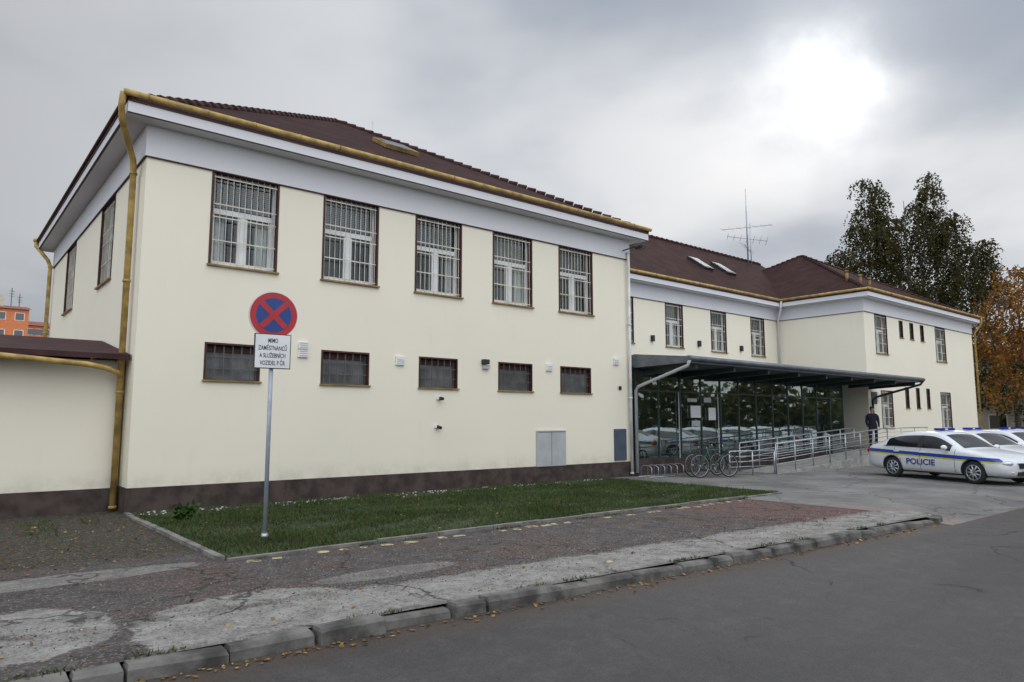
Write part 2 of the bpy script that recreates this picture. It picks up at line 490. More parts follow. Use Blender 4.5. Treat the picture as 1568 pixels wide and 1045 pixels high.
lean = rng.normal(0, .03, (N, 2))
V = np.zeros((N, 3, 3))
V[:, 0] = np.stack([gx - wd * np.cos(an), gy - wd * np.sin(an), np.full(N, .02)], 1)
V[:, 1] = np.stack([gx + wd * np.cos(an), gy + wd * np.sin(an), np.full(N, .02)], 1)
V[:, 2] = np.stack([gx + lean[:, 0], gy + lean[:, 1], .02 + hh], 1)
arr_mesh('grass', V.reshape(-1, 3), np.arange(3 * N).reshape(-1, 3), M_GRASS)

n = 9000
tx = np.concatenate([rng.uniform(-5, -.12, n // 2), rng.uniform(.3, 12, n // 4), rng.uniform(-6, 9.5, n // 4)])
ty = np.concatenate([-.2 - np.abs(rng.normal(0, 1.3, n // 2)), LY - .10 - np.abs(rng.normal(0, .04, n // 4)), np.zeros(n // 4)])
ty[-(n // 4):] = -8.88 - .045 * tx[-(n // 4):] + rng.normal(0.03, .03, n // 4)
msk = (np.sin(tx * 3.1 + np.sin(ty * 2)) + np.sin(tx * 7.7) > .35)
tx = tx[msk]; ty = ty[msk]; N = len(tx)
an = rng.uniform(0, 6.283, N); wd = .006; lean = rng.normal(0, .025, (N, 2)); hh = rng.uniform(.01, .05, N)
V = np.zeros((N, 3, 3))
V[:, 0] = np.stack([tx - wd * np.cos(an), ty - wd * np.sin(an), np.full(N, .0)], 1)
V[:, 1] = np.stack([tx + wd * np.cos(an), ty + wd * np.sin(an), np.full(N, .0)], 1)
V[:, 2] = np.stack([tx + lean[:, 0], ty + lean[:, 1], hh], 1)
arr_mesh('grass_tufts', V.reshape(-1, 3), np.arange(3 * N).reshape(-1, 3), M_GRASS)

M_FALLEN = mat_leaf('fallen_leaf', [(.30, .19, .05), (.20, .10, .03), (.11, .055, .03), (.36, .27, .08), (.15, .08, .035)], 3)
pts = []
n = 520
xx = rng.uniform(-6, 10.5, n); pts.append(np.stack([xx, -8.88 - .045 * xx - .18 - np.abs(rng.normal(0, .08, n)), np.full(n, RZD + .012)], 1))
n = 170
xx = rng.uniform(-6, 10, n); pts.append(np.stack([xx, -8.88 - .045 * xx + np.abs(rng.normal(0, .9, n)) + .02, np.full(n, .014)], 1))
n = 220
xx = rng.uniform(.2, 12, n); pts.append(np.stack([xx, rng.uniform(LY + .1, -.3, n), np.full(n, .07)], 1))
n = 600
xx = rng.uniform(-5, .0, n); pts.append(np.stack([xx, rng.uniform(-5.2, -.2, n), np.full(n, .014)], 1))
C = np.concatenate(pts)
V, F = leaf_quads(C, .045, .86)
arr_mesh('fallen_leaves', V, F, M_FALLEN)
M_GRIT = mat_leaf('grit', [(.10, .09, .08), (.30, .28, .25), (.16, .10, .08), (.42, .40, .36)], 3)
n = 5000
xx = rng.uniform(-6, 10.5, n); yy = np.where(rng.uniform(0, 1, n) < .5, rng.uniform(-8.8, -5.7, n), -7.85 + rng.normal(0, .25, n)) - .045 * xx * .6
C = np.stack([xx, yy, np.full(n, .004)], 1)
C = C[(C[:, 1] > KY(C[:, 0]) + .05) & (C[:, 1] < -5.72)]
V, F = leaf_quads(C, .022, .6)
arr_mesh('loose_grit', V, F, M_GRIT)

def mat_oldpaint(name, col):
    m, b, p = newmat(name)
    o = b.obj()
    n = b.noise(o, 9, 5, .7)
    b.set(p.inputs['Base Color'], b.mix(b.sm(n, .42, .56), (.10, .075, .06), col))
    p.inputs['Roughness'].default_value = .9
    return m
M_YPAINT = mat_oldpaint('worn_yellow_paint', (.48, .41, .23))
mb = MB()
x = .15
while x < 11.5:
    if random.random() < (.95 if x < 3.2 else .55):
        L = random.uniform(.10, .22); w = random.uniform(.08, .15); y0 = LY - .32 + random.uniform(-.05, .05) - (.0 if x < 3 else .05)
        s = random.uniform(-.05, .05)
        mb.face([(x, y0, .005), (x + L * .6, y0 - .02, .005), (x + L, y0 + s, .005), (x + L + .03, y0 + w + s, .005), (x + .5 * L, y0 + w + .02, .005), (x + .03, y0 + w, .005)], M_YPAINT)
    x += random.uniform(.22, .34)
x = 2.0
while x < 10:
    if random.random() < .4:
        L = random.uniform(.1, .25); y0 = KY(x) + .45 + random.uniform(-.04, .04)
        mb.face([(x, y0, .005), (x + L, y0, .005), (x + L + .03, y0 + .09, .005), (x + .03, y0 + .1, .005)], M_YPAINT)
    x += .7
mb.build('painted_marking')

M_PEB = simple('white_pebbles', (.42, .41, .37), .8, var=.3, vscale=20)
mb = MB()
for i in range(360):
    px = random.uniform(.1, 12.3); py = -abs(random.gauss(0, .30)) - .32; r = random.uniform(.008, .028)
    if math.sin(px * 2.3) + math.sin(px * 5.1) + random.uniform(-.8, .8) < -.1: continue
    mb.ellipsoid((px, py, .03 + r * .4), (r * random.uniform(.8, 1.5), r, r * .7), M_PEB, 5, 3)
mb.build('pebbles')

# ------------------------------------------------------------------ POLICE STATION
ST = empty('police_station')
FZ = 6.69; SOF = 7.31

def wall(mb, O, U, length, z0, z1, holes, depth, mat, reveal):
    """U along the wall, outward normal = (Uy,-Ux)."""
    Dv = (-U[1], U[0], 0)      # inward
    mb.frame(O, (U[0], U[1], 0), Dv)
    us = sorted(set([0, length] + [h[0] for h in holes] + [h[1] for h in holes]))
    vs = sorted(set([z0, z1] + [h[2] for h in holes] + [h[3] for h in holes]))
    for i in range(len(us) - 1):
        for j in range(len(vs) - 1):
            uc = (us[i] + us[i + 1]) / 2; vc = (vs[j] + vs[j + 1]) / 2
            if any(h[0] < uc < h[1] and h[2] < vc < h[3] for h in holes): continue
            mb.face([(us[i], 0, vs[j]), (us[i + 1], 0, vs[j]), (us[i + 1], 0, vs[j + 1]), (us[i], 0, vs[j + 1])], mat)
    for (a, c, v0, v1) in holes:
        d = depth
        mb.face([(a, 0, v0), (a, 0, v1), (a, d, v1), (a, d, v0)], reveal)
        mb.face([(c, 0, v0), (c, d, v0), (c, d, v1), (c, 0, v1)], reveal)
        mb.face([(a, 0, v1), (c, 0, v1), (c, d, v1), (a, d, v1)], reveal)
        mb.face([(a, 0, v0), (a, d, v0), (c, d, v0), (c, 0, v0)], reveal)

def big_window(mb, O, U, a, c, v0, v1, bars=11, k=0):
    mb.frame(O, (U[0], U[1], 0), (-U[1], U[0], 0))
    w = c - a
    rr = random.Random(k * 13 + 5)
    mb.box((a - .035, -.012, v0), (a + .012, .06, v1 - .004), M_MAROON)
    mb.box((c - .012, -.012, v0), (c + .025, .06, v1 - .004), M_MAROON)
    mb.box((a - .06, -.06, v0 - .03), (c + .06, .20, v0 + .006), M_OCHRE_D)
    d0, d1 = .17, .23
    f = .055
    mb.box((a + .002, d0, v0 + .008), (a + f, d1, v1 - .003), M_WHITE)
    mb.box((c - f, d0, v0 + .008), (c - .002, d1, v1 - .003), M_WHITE)
    mb.box((a + f, d0, v1 - f), (c - f, d1, v1 - .003), M_WHITE)
    mb.box((a + f, d0, v0 + .008), (c - f, d1, v0 + f), M_WHITE)
    tz = v1 - (v1 - v0) * .40
    mb.box((a + f, d0 - .015, tz - .06), (c - f, d1, tz + .05), M_WHITE)
    mid = (a + c) / 2
    mb.box((mid - .055, d0 - .01, v0 + f), (mid + .055, d1, tz - .06), M_WHITE)
    for (p, q) in ((a + f, mid - .055), (mid + .055, c - f)):
        mb.box((p, d0 + .01, v0 + f), (p + .045, d1, tz - .06), M_WHITE)
        mb.box((q - .045, d0 + .01, v0 + f), (q, d1, tz - .06), M_WHITE)
        mb.box((p + .045, d0 + .012, v0 + f), (q - .045, d1, v0 + f + .045), M_WHITE)
    mb.face([(a + f, d0 + .035, v0 + f), (c - f, d0 + .035, v0 + f), (c - f, d0 + .035, v1 - f), (a + f, d0 + .035, v1 - f)], M_GLASS)
    zb_ = tz - rr.uniform(-.15, .30)
    z = zb_
    while z < v1:
        mb.face([(a + .02, .29, z), (c - .02, .29, z), (c - .02, .31, z + .035), (a + .02, .31, z + .035)], M_BLIND); z += .042
    if k % 3 != 1:
        for s in (0, 1):
            n = 8; wdt = rr.uniform(.16, .38)
            u0 = a + .02 if s == 0 else c - .02 - wdt
            for i in range(n):
                ua = u0 + wdt * i / n; ub = u0 + wdt * (i + 1) / n
                mb.face([(ua, .33 + .03 * (i % 2), v0), (ub, .33 + .03 * ((i + 1) % 2), v0), (ub, .33 + .03 * ((i + 1) % 2), v1), (ua, .33 + .03 * (i % 2), v1)], M_CURT)
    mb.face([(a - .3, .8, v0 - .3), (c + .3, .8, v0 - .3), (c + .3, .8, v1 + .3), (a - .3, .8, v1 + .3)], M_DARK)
    for i in range(bars):
        u = a + .04 + (w - .08) * i / (bars - 1)
        mb.tube([(u, .05, v0 + .01), (u, .05, v1 - .02)], .0085, M_BARS, 5, caps=False)
    for q in (.04, .27, .52, .66, .95):
        z = v0 + (v1 - v0) * q
        mb.box((a + .005, .036, z - .012), (c - .005, .046, z + .012), M_BARS)

def small_window(mb, O, U, a, c, v0, v1, nx=6, ny=3):
    mb.frame(O, (U[0], U[1], 0), (-U[1], U[0], 0))
    mb.box((a - .03, -.01, v0), (a + .01, .05, v1 + .03), M_MAROON)
    mb.box((c - .01, -.01, v0), (c + .015, .05, v1 + .03), M_MAROON)
    mb.box((a + .01, -.01, v1 - .008), (c - .01, .05, v1 + .03), M_MAROON)
    mb.box((a - .05, -.05, v0 - .025), (c + .05, .13, v0 + .006), M_OCHRE_D)
    f = .045
    mb.box((a + .002, .12, v0 + .008), (a + f, .17, v1 - .01), M_BARS_D)
    mb.box((c - f, .12, v0 + .008), (c - .002, .17, v1 - .01), M_BARS_D)
    mb.box((a + f, .12, v1 - f - .10), (c - f, .17, v1 - .01), M_MAROON)
    mb.box((a + f, .12, v0 + .008), (c - f, .17, v0 + f), M_BARS_D)
    mb.face([(a, .15, v0), (c, .15, v0), (c, .15, v1), (a, .15, v1)], M_PANE)
    for i in range(1, nx):
        u = a + (c - a) * i / nx
        mb.box((u - .009, .03, v0 + .01), (u + .009, .045, v1 - .01), M_BARS_D)
    for j in range(1, ny):
        z = v0 + (v1 - v0) * j / ny
        mb.box((a + .005, .045, z - .009), (c - .005, .058, z + .009), M_BARS_D)

UP = [(1.24 + 2.39 * i, 2.57 + 2.39 * i) for i in range(5)]
LO = [(1.25, 2.31), (3.68, 4.80), (6.17, 7.26), (8.60, 9.74), (10.83, 12.02)]
XL = 13.78; DY = 12.9; XW = 29.94; XE = 43.72; MY = 4.28
W = MB(); Wn = MB()
holes = [(a, c, 4.77, FZ) for a, c in UP] + [(a, c, 2.46, 3.18) for a, c in LO]
wall(W, (0, 0, 0), (1, 0), XL, .45, FZ, holes, .25, M_STUCCO, M_MAROON)
for k, (a, c) in enumerate(UP): big_window(Wn, (0, 0, 0), (1, 0), a, c, 4.77, FZ, k=k)
for a, c in LO: small_window(Wn, (0, 0, 0), (1, 0), a, c, 2.46, 3.18)
lw = [(DY - 4.4, DY - 2.85), (DY - 9.8, DY - 8.2)]
wall(W, (0, DY, 0), (0, -1), DY, .45, FZ, [(a, c, 4.77, FZ) for a, c in lw], .25, M_STUCCO, M_MAROON)
for k, (a, c) in enumerate(lw): big_window(Wn, (0, DY, 0), (0, -1), a, c, 4.77, FZ, k=k + 7)
wall(W, (XL, 0, 0), (0, 1), DY, .0, FZ, [], .2, M_STUCCO, M_MAROON)
mcs = [15.1, 18.35, 21.6, 24.85, 28.1]
holes = [(c - .58 - XL, c + .58 - XL, 4.8, FZ) for c in mcs]
wall(W, (XL, MY, 0), (1, 0), XW - XL, 0, FZ, holes, .25, M_STUCCO, M_MAROON)
for k, h in enumerate(holes): big_window(Wn, (XL, MY, 0), (1, 0), h[0], h[1], 4.8, FZ, 9, k=k + 3)
wall(W, (XW, MY, 0), (0, -1), MY, 0.45, FZ, [], .2, M_STUCCO, M_MAROON)
wing = [(31.06, 32.3, 4.82, FZ), (38.25, 39.6, 4.82, FZ), (31.3, 32.5, 1.37, 3.1), (38.45, 39.8, 1.25, 3.2)]
nar = [(33.75, 34.15, 5.75, FZ - .12), (35.0, 35.42, 5.75, FZ - .12), (36.3, 36.72, 5.75, FZ - .12), (34.0, 34.4, 2.3, 3.3), (35.3, 35.7, 2.3, 3.3), (36.6, 37.0, 2.3, 3.3)]
holes = [(a - XW, c - XW, v0, v1) for a, c, v0, v1 in wing + nar]
wall(W, (XW, 0, 0), (1, 0), XE - XW, .45, FZ, holes, .25, M_STUCCO, M_MAROON)
for k, h in enumerate(holes[:4]): big_window(Wn, (XW, 0, 0), (1, 0), *h, 9, k=k)
for h in holes[4:]: small_window(Wn, (XW, 0, 0), (1, 0), *h, 2, 3)
wall(W, (XE, 0, 0), (0, 1), DY, .45, FZ, [], .2, M_STUCCO, M_MAROON)
W.frame()
W.face([(XE, DY, 0), (0, DY, 0), (0, DY, 7.4), (XE, DY, 7.4)], M_STUCCO)
W.build('walls', ST); Wn.build('windows', ST)
P = MB()
P.box((-.025, -.025, -.05), (XL + .02, .3, .45), M_PLINTH)
P.box((-.025, .3, -.05), (.3, DY, .45), M_PLINTH)
P.box((XW - .025, -.025, -.05), (XE + .02, .3, .45), M_PLINTH)
P.box((XW - .025, .3, -.05), (XW + .3, MY, .45), M_PLINTH)
P.build('plinth', ST)

E = MB(); G = MB()
def eave(O, U, s0, s1, f0, f1, g0, g1, gut=True):
    """soffit from s0..s1, frieze f0..f1, gutter g0..g1 along U"""
    E.frame(O, (U[0], U[1], 0), (-U[1], U[0], 0)); G.frame(O, (U[0], U[1], 0), (-U[1], U[0], 0))
    E.box((f0, -.03, FZ + .010), (f1, .0, SOF), M_FRIEZE)
    E.box((f0, -.040, FZ - .012), (f1, .0, FZ + .010), M_MAROON)
    E.box((s0, -.45, SOF), (s1, 0, SOF + .2), M_FRIEZE)
    E.box((s0, -.458, SOF - .010), (s1, -.41, SOF + .0), M_MAROON)
    E.box((s0, -.47, SOF + .2), (s1, 0, SOF + .26), M_MAROON)
    if gut:
        G.tube([(g0, -.515, SOF + .33), (g1, -.515, SOF + .33)], .056, M_OCHRE, 10)
        u = g0 + .4
        while u < g1:
            G.tube([(u - .015, -.515, SOF + .33), (u + .015, -.515, SOF + .33)], .064, M_OCHRE_D if random.random() < .5 else M_OCHRE, 10)
            u += random.uniform(.85, 1.15)
    else:
        G.tube([(g0, -.49, SOF + .29), (g1, -.49, SOF + .29)], .035, M_MAROON, 8)
eave((0, 0, 0), (1, 0), -.45, XL + .45, -.03, XL + .03, -.54, XL + .5)
eave((0, DY, 0), (0, -1), -.45, DY, 0, DY, -.5, DY + .50, False)
eave((XL, 0, 0), (0, 1), 0, MY - .45, 0, MY, 0, MY - .5)
eave((XL, MY, 0), (1, 0), .0, XW - XL, 0, XW - XL, .45, XW - XL - .45)
eave((XW, MY, 0), (0, -1), .45, MY, .03, MY, .45, MY + .54)
eave((XW, 0, 0), (1, 0), -.45, XE - XW + .45, -.03, XE - XW + .03, -.54, XE - XW + .5)
eave((XE, 0, 0), (0, 1), 0, DY, 0, DY, 0, DY)
E.build('cornice', ST)
G.frame()
def pipe(pts, r=.055, mat=M_OCHRE):
    G.tube(pts, r, mat, 10)
    a = Vector(pts[-2]); b = Vector(pts[-1])
    L = (b - a).length
    n = int(L / 1.9)
    for i in range(n + 1):
        q = a + (b - a) * (i / max(1, n))
        G.tube([tuple(q + (a - b).normalized() * .025), tuple(q - (a - b).normalized() * .025)], r + .014, mat, 10)
pipe([(-.54, -.48, SOF + .33), (-.55, -.42, SOF + .12), (-.50, -.25, SOF - .12), (-.16, .38, SOF - .62), (-.12, .5, SOF - .85), (-.12, .5, .08)], .058)
pipe([(-.50, DY + .3, SOF + .30), (-.52, DY + .2, SOF + .1), (-.2, DY - .15, SOF - .4), (-.12, DY - .15, SOF - .6), (-.12, DY - .15, .1)], .06)
G.ellipsoid((-.52, DY + .3, SOF + .30), (.09, .12, .09), M_OCHRE, 10, 6)
M_WPIPE = simple('white_pipe', (.62, .62, .60), .5)
pipe([(XL - .12, -.10, FZ + .2), (XL - .12, -.10, .1)], .045, M_WPIPE)
pipe([(XW - .52, MY - .55, SOF + .28), (XW - .5, MY - .5, SOF - .1), (XW - .12, MY - .12, SOF - .6), (XW - .12, MY - .12, 3.9)], .05, M_FRIEZE)
pipe([(XE + .1, -.52, SOF + .3), (XE + .1, -.5, SOF - .05), (XE + .12, -.12, SOF - .55), (XE + .12, -.12, .2)], .055)
G.build('gutters', ST)

R = MB()
def hip(x0, x1, y0, y1, zb, apex):
    c = [(x0, y0, zb), (x1, y0, zb), (x1, y1, zb), (x0, y1, zb)]
    for i in range(4): R.face([c[i], c[(i + 1) % 4], apex], M_ROOF)
    for i in range(4):
        a = Vector(c[i]); b = Vector(apex); n = 34
        for k in range(n):
            p = a.lerp(b, k / n); q = a.lerp(b, (k + .93) / n)
            R.tube([tuple(p + Vector((0, 0, .03))), tuple(q + Vector((0, 0, .0)))], [.085, .07], M_RIDGE, 6)
    return
zb = SOF + .26
hip(-.47, XL + .47, -.47, DY + .5, zb, (6.89, 6.45, 11.5))
hip(XW - .47, XE + .47, -.47, DY + .5, zb, (36.83, 6.45, 11.5))
RY, RZ = 9.0, 11.35
R.face([(7, MY - .47, zb), (36.5, MY - .47, zb), (36.5, RY, RZ), (7, RY, RZ)], M_ROOF)
R.face([(36.5, 14.2, zb), (7, 14.2, zb), (7, RY, RZ), (36.5, RY, RZ)], M_ROOF)
for k in range(70):
    x0 = 7 + 29.5 * k / 70
    R.tube([(x0, RY, RZ + .03), (x0 + .39, RY, RZ)], [.10, .08], M_RIDGE, 6)
R.build('roof', ST)
S = MB()
M_SKY = simple('skylight_glass', (.14, .155, .18), .45, .0, var=.15, spec=.3)
sl = (RZ - zb) / (RY - MY + .5)
for xa in (26.3, 28.3):
    ya, yb = 6.0, 7.0
    za = zb + sl * (ya - MY + .5); z2 = zb + sl * (yb - MY + .5)
    S.hexa([(xa, ya, za), (xa + .8, ya, za), (xa + .8, yb, z2), (xa, yb, z2), (xa, ya - .06, za + .1), (xa + .8, ya - .06, za + .1), (xa + .8, yb - .06, z2 + .1), (xa, yb - .06, z2 + .1)], M_BLACK)
    S.face([(xa + .08, ya + .02, za + .112 + .06), (xa + .72, ya + .02, za + .112 + .06), (xa + .72, yb - .14, z2 + .112 - .05), (xa + .08, yb - .14, z2 + .112 - .05)], M_SKY)
s2 = (11.5 - zb) / 6.92
ya, yb = 2.7, 3.5; za = zb + s2 * (ya + .5); z2 = zb + s2 * (yb + .5)
S.hexa([(6.6, ya, za), (7.7, ya, za), (7.7, yb, z2), (6.6, yb, z2), (6.6, ya - .06, za + .10), (7.7, ya - .06, za + .10), (7.7, yb - .06, z2 + .10), (6.6, yb - .06, z2 + .10)], M_OCHRE_D)
S.face([(6.72, ya + .02, za + .15), (7.6, ya + .02, za + .15), (7.6, yb - .14, z2 + .08), (6.72, yb - .14, z2 + .08)], M_BLIND)
for (vx, vy) in ((31.1, 1.2), (31.5, .75), (31.9, .5)):
    vz = zb + .56 * (min(vx - 29.44, vy + .5))
    S.tube([(vx, vy, vz - .1), (vx, vy, vz + .38)], .08, M_OCHRE_D, 8); S.tube([(vx, vy, vz + .38), (vx, vy, vz + .45)], [.14, .06], M_OCHRE_D, 8)
S.build('skylights', ST)

A = MB()
ax, ay = 34.5, 8.6
A.tube([(ax, ay, 10.4), (ax, ay, 14.1), (ax, ay, 15.7)], [.05, .04, .018], M_GALV, 6)
A.tube([(ax + .35, ay, 10.8), (ax + .35, ay, 13.6)], .03, M_GALV, 6)
def yagi(z, dirv, L, n, el):
    d = Vector(dirv).normalized(); s = Vector((-d.y, d.x, 0)); c = Vector((ax, ay, z))
    A.tube([tuple(c - d * L * .5), tuple(c + d * L * .5)], .018, M_GALV, 5)
    for i in range(n):
        q = c + d * L * (-.48 + .96 * i / (n - 1)); e = el * (1 - .35 * i / n)
        A.tube([tuple(q - s * e - Vector((0, 0, e * .5))), tuple(q + s * e + Vector((0, 0, e * .5)))], .010, M_GALV, 4)
yagi(13.3, (.77, -.5, .12), 3.2, 7, .4)
yagi(12.6, (-.7, .7, .15), 2.4, 7, .35)
yagi(12.0, (.9, .3, -.1), 1.6, 5, .3)
A.tube([(8.3, 6.7, 10.9), (8.3, 6.7, 12.0)], .012, M_GALV, 4)
A.build('antenna_mast', ST)

F_ = MB()
def fix(x0, x1, z0, z1, d, mat, y=0.0): F_.box((x0, y - d, z0), (x1, y + .02, z1), mat)
for (xa, z) in ((3.12, 3.2), (3.12, 3.02), (5.5, 2.97), (10.25, 3.05), (13.0, 3.36)):
    fix(xa, xa + .22, z, z + (.14 if xa < 3.5 else .2), .05, M_WHITE)
    for j in range(3): fix(xa + .02, xa + .2, z + .025 + j * .045, z + .04 + j * .045, .056, M_GREY)
fix(8.02, 8.2, 3.12, 3.24, .12, M_BLACK); fix(8.05, 8.24, 3.0, 3.1, .08, M_GREY)
F_.tube([(6.75, .0, 2.22), (6.75, -.14, 2.2)], .04, M_BLACK, 8); fix(6.66, 6.72, 2.18, 2.26, .03, M_WHITE)
F_.tube([(6.70, .0, 1.53), (6.70, -.14, 1.5)], .04, M_BLACK, 8); fix(6.60, 6.66, 1.5, 1.58, .03, M_WHITE)
fix(9.88, 10.96, .44, 1.41, .045, M_GREY); fix(10.415, 10.425, .47, 1.38, .048, M_BLACK)
fix(9.90, 10.94, 1.36, 1.375, .05, M_BLACK)
fix(12.98, 13.5, .5, 1.43, .04, M_BLUEGREY)
fix(13.22, 13.34, 2.6, 2.72, .02, M_BLACK); fix(13.15, 13.25, 2.66, 2.74, .012, M_PAPER)
F_.tube([(13.5, 0, 6.95), (13.5, -.55, 6.98)], .02, M_BLACK, 6)
F_.tube([(13.2, -.55, 6.98), (13.75, -.55, 6.98)], .018, M_BLACK, 6)
F_.box((13.62, -.70, 6.93), (13.80, -.42, 7.03), M_BLACK)
for xx in (16.7, 20.0, 23.2, 26.5): F_.box((xx, MY - .12, 4.95), (xx + .14, MY, 5.2), M_BLACK)
F_.build('wall_fixtures', ST)

# ------------------------------------------------------------------ canopy and vestibule
Cn = MB()
x0, x1 = XL + .04, 30.42; yf = -2.1
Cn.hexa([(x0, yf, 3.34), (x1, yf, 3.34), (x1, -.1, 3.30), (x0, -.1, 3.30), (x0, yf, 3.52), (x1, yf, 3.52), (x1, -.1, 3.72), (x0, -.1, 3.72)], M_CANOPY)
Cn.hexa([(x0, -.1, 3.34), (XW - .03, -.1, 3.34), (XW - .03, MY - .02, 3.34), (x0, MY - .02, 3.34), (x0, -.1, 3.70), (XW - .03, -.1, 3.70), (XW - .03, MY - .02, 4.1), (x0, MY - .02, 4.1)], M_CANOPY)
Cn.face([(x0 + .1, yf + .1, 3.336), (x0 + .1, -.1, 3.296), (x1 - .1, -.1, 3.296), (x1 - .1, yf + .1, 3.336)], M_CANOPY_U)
Cn.tube([(x0 - .03, yf - .07, 3.46), (x1 + .05, yf - .07, 3.46)], .07, M_CANOPY, 10)
Cn.box((x0 - .01, yf - .015, 3.49), (x1 + .01, yf, 3.55), M_GALV)
for i in range(9):
    xx = x0 + .6 + i * 1.95
    Cn.hexa([(xx, yf + .15, 3.20), (xx + .1, yf + .15, 3.20), (xx + .1, 0, 3.10), (xx, 0, 3.10), (xx, yf + .15, 3.335), (xx + .1, yf + .15, 3.335), (xx + .1, 0, 3.29), (xx, 0, 3.29)], M_MULL)
Cn.tube([(x0 + .02, yf - .07, 3.42), (x0 + .02, yf, 3.25), (x0 + .04, -.25, 2.72), (x0 + .06, -.12, 2.6), (x0 + .06, -.12, .1)], .05, M_GREY, 10)
Cn.tube([(x1, yf - .07, 3.42), (x1 - .02, yf + .05, 3.25), (XW + .25, -.25, 2.75), (XW + .2, -.1, 2.6), (XW + .2, -.1, .3)], .05, M_BLACK, 10)
Cn.build('canopy', ST)

V_ = MB()
gx0, gx1 = XL + .16, 27.4; zf = .48; gy = -.02
V_.box((XL + .02, gy - .05, -.05), (XW - .05, MY - .02, zf - .003), M_PLINTH)
V_.box((XL + .02, gy + .3, zf), (XW - .06, MY - .03, zf + .01), M_VINT)
V_.face([(XL + .05, MY - .03, zf), (gx1, MY - .03, zf), (gx1, MY - .03, 3.3), (XL + .05, MY - .03, 3.3)], M_VINT)
V_.face([(gx0, gy, zf), (gx1, gy, zf), (gx1, gy, 3.3), (gx0, gy, 3.3)], M_GLASSG)
n = 12
for i in range(n + 1):
    u = gx0 + (gx1 - gx0) * i / n
    V_.box((u - .022, gy - .03, zf), (u + .022, gy + .05, 3.29), M_MULL)
for z in (.5, 2.62, 3.24):
    V_.box((gx0, gy - .022, z - .022), (gx1, gy + .04, z + .022), M_MULL)
V_.face([(gx1, gy, zf), (gx1, MY, zf), (gx1, MY, 3.3), (gx1, gy, 3.3)], M_GLASSG)
V_.box((gx1 - .03, 1.6, zf), (gx1 + .03, 1.7, 3.3), M_MULL)
V_.box((16.02, gy - .06, zf), (16.06, gy - .046, 2.6), M_GREY); V_.box((18.2, gy - .06, zf), (18.24, gy - .046, 2.6), M_GREY)
V_.box((16.66, gy - .07, 1.78), (17.2, gy - .05, 2.18), M_PAPER)
V_.box((16.70, gy - .07, 1.5), (17.15, gy - .05, 1.68), M_GREY)
V_.box((17.65, gy - .07, 1.70), (18.05, gy - .05, 2.12), M_PAPER)
V_.box((16.5, gy - .07, 2.3), (17.0, gy - .05, 2.42), M_GREY); V_.box((17.4, gy - .07, 2.3), (17.8, gy - .05, 2.46), M_GREY)
V_.box((27.45, 1.9, zf), (XW - .05, 1.95, 3.3), M_MULL)
V_.face([(27.9, 1.88, zf + .1), (29.5, 1.88, zf + .1), (29.5, 1.88, 2.6), (27.9, 1.88, 2.6)], M_GLASSG)
for i in range(7): 
    xx = 14.9 + i * 1.75 + random.uniform(-.3, .3)
    V_.box((xx, 3.2, zf + .015), (xx + random.uniform(.3, .8), 3.6, zf + random.uniform(.5, 1.9)), M_DARK if i % 2 else M_BLIND)
V_.box((30.25, -.04, 2.45), (30.75, .0, 3.0), M_BLACK); V_.box((30.85, -.03, 2.6), (31.05, .0, 3.0), M_PAPER)
V_.build('glazed_vestibule', ST)

Rp = MB()
Rp.hexa([(18.0, -2.35, -.05), (26.2, -2.35, -.05), (26.2, -.95, -.05), (18.0, -.95, -.05), (18.0, -2.35, .02), (26.2, -2.35, .48), (26.2, -.95, .48), (18.0, -.95, .02)], M_CONC)
Rp.box((26.2, -2.35, -.05), (30.2, -.08, .48), M_CONC)
for i in range(3): Rp.box((30.2 + .3 * i, -2.3, -.05), (30.5 + .3 * i, -.2, .36 - .12 * i), M_CONC)
Rp.build('ramp', ST)
Rl = MB()
def railing(pts, h=.92, bars=5, step=1.25):
    for a, b in zip(pts[:-1], pts[1:]):
        a = Vector(a); b = Vector(b); L = (b - a).length; n = max(1, round(L / step))
        for i in range(n + 1):
            q = a.lerp(b, i / n); Rl.tube([tuple(q), tuple(q + Vector((0, 0, h)))], .022, M_GALV, 7)
        for j in range(bars):
            z = h - j * (h - .12) / bars
            r = .024 if j == 0 else .012
            Rl.tube([tuple(a + Vector((0, 0, z))), tuple(b + Vector((0, 0, z)))], r, M_GALV, 6)
railing([(18.0, -2.3, .02), (26.2, -2.3, .48), (30.15, -2.3, .48)])
railing([(18.0, -1.0, .02), (26.2, -1.0, .48)])
railing([(15.9, -2.0, .0), (17.9, -2.3, .0)], .75, 4, 1.0)
Rl.build('ramp_railing', ST)

# ------------------------------------------------------------------ annex at left
AN = empty('side_annex')
a_ = MB()
a_.box((-14, .66, .42), (-.03, 6, 2.80), M_STUCCO)
a_.box((-14, .63, -.05), (-.03, .9, .42), M_PLINTH)
a_.build('annex_walls', AN)
a_ = MB()
M_METROOF = simple('metal_roof_maroon', (.05, .022, .022), .7, var=.2, spec=.2)
a_.hexa([(-14, .20, 2.80), (-.03, .20, 2.80), (-.03, 3.2, 3.34), (-14, 3.2, 3.34), (-14, .20, 2.90), (-.03, .20, 2.90), (-.03, 3.2, 3.42), (-14, 3.2, 3.42)], M_METROOF)
a_.hexa([(-14, 3.2, 3.34), (-.03, 3.2, 3.34), (-.03, 6.2, 2.80), (-14, 6.2, 2.80), (-14, 3.2, 3.42), (-.03, 3.2, 3.42), (-.03, 6.2, 2.90), (-14, 6.2, 2.90)], M_METROOF)
a_.tube([(-14, .14, 2.9), (-2.2, .14, 2.78), (-.75, .14, 2.68), (-.45, .18, 2.63), (-.20, .4, 2.57), (-.13, .48, 2.5)], .05, M_OCHRE, 10)
a_.build('annex_roof', AN)

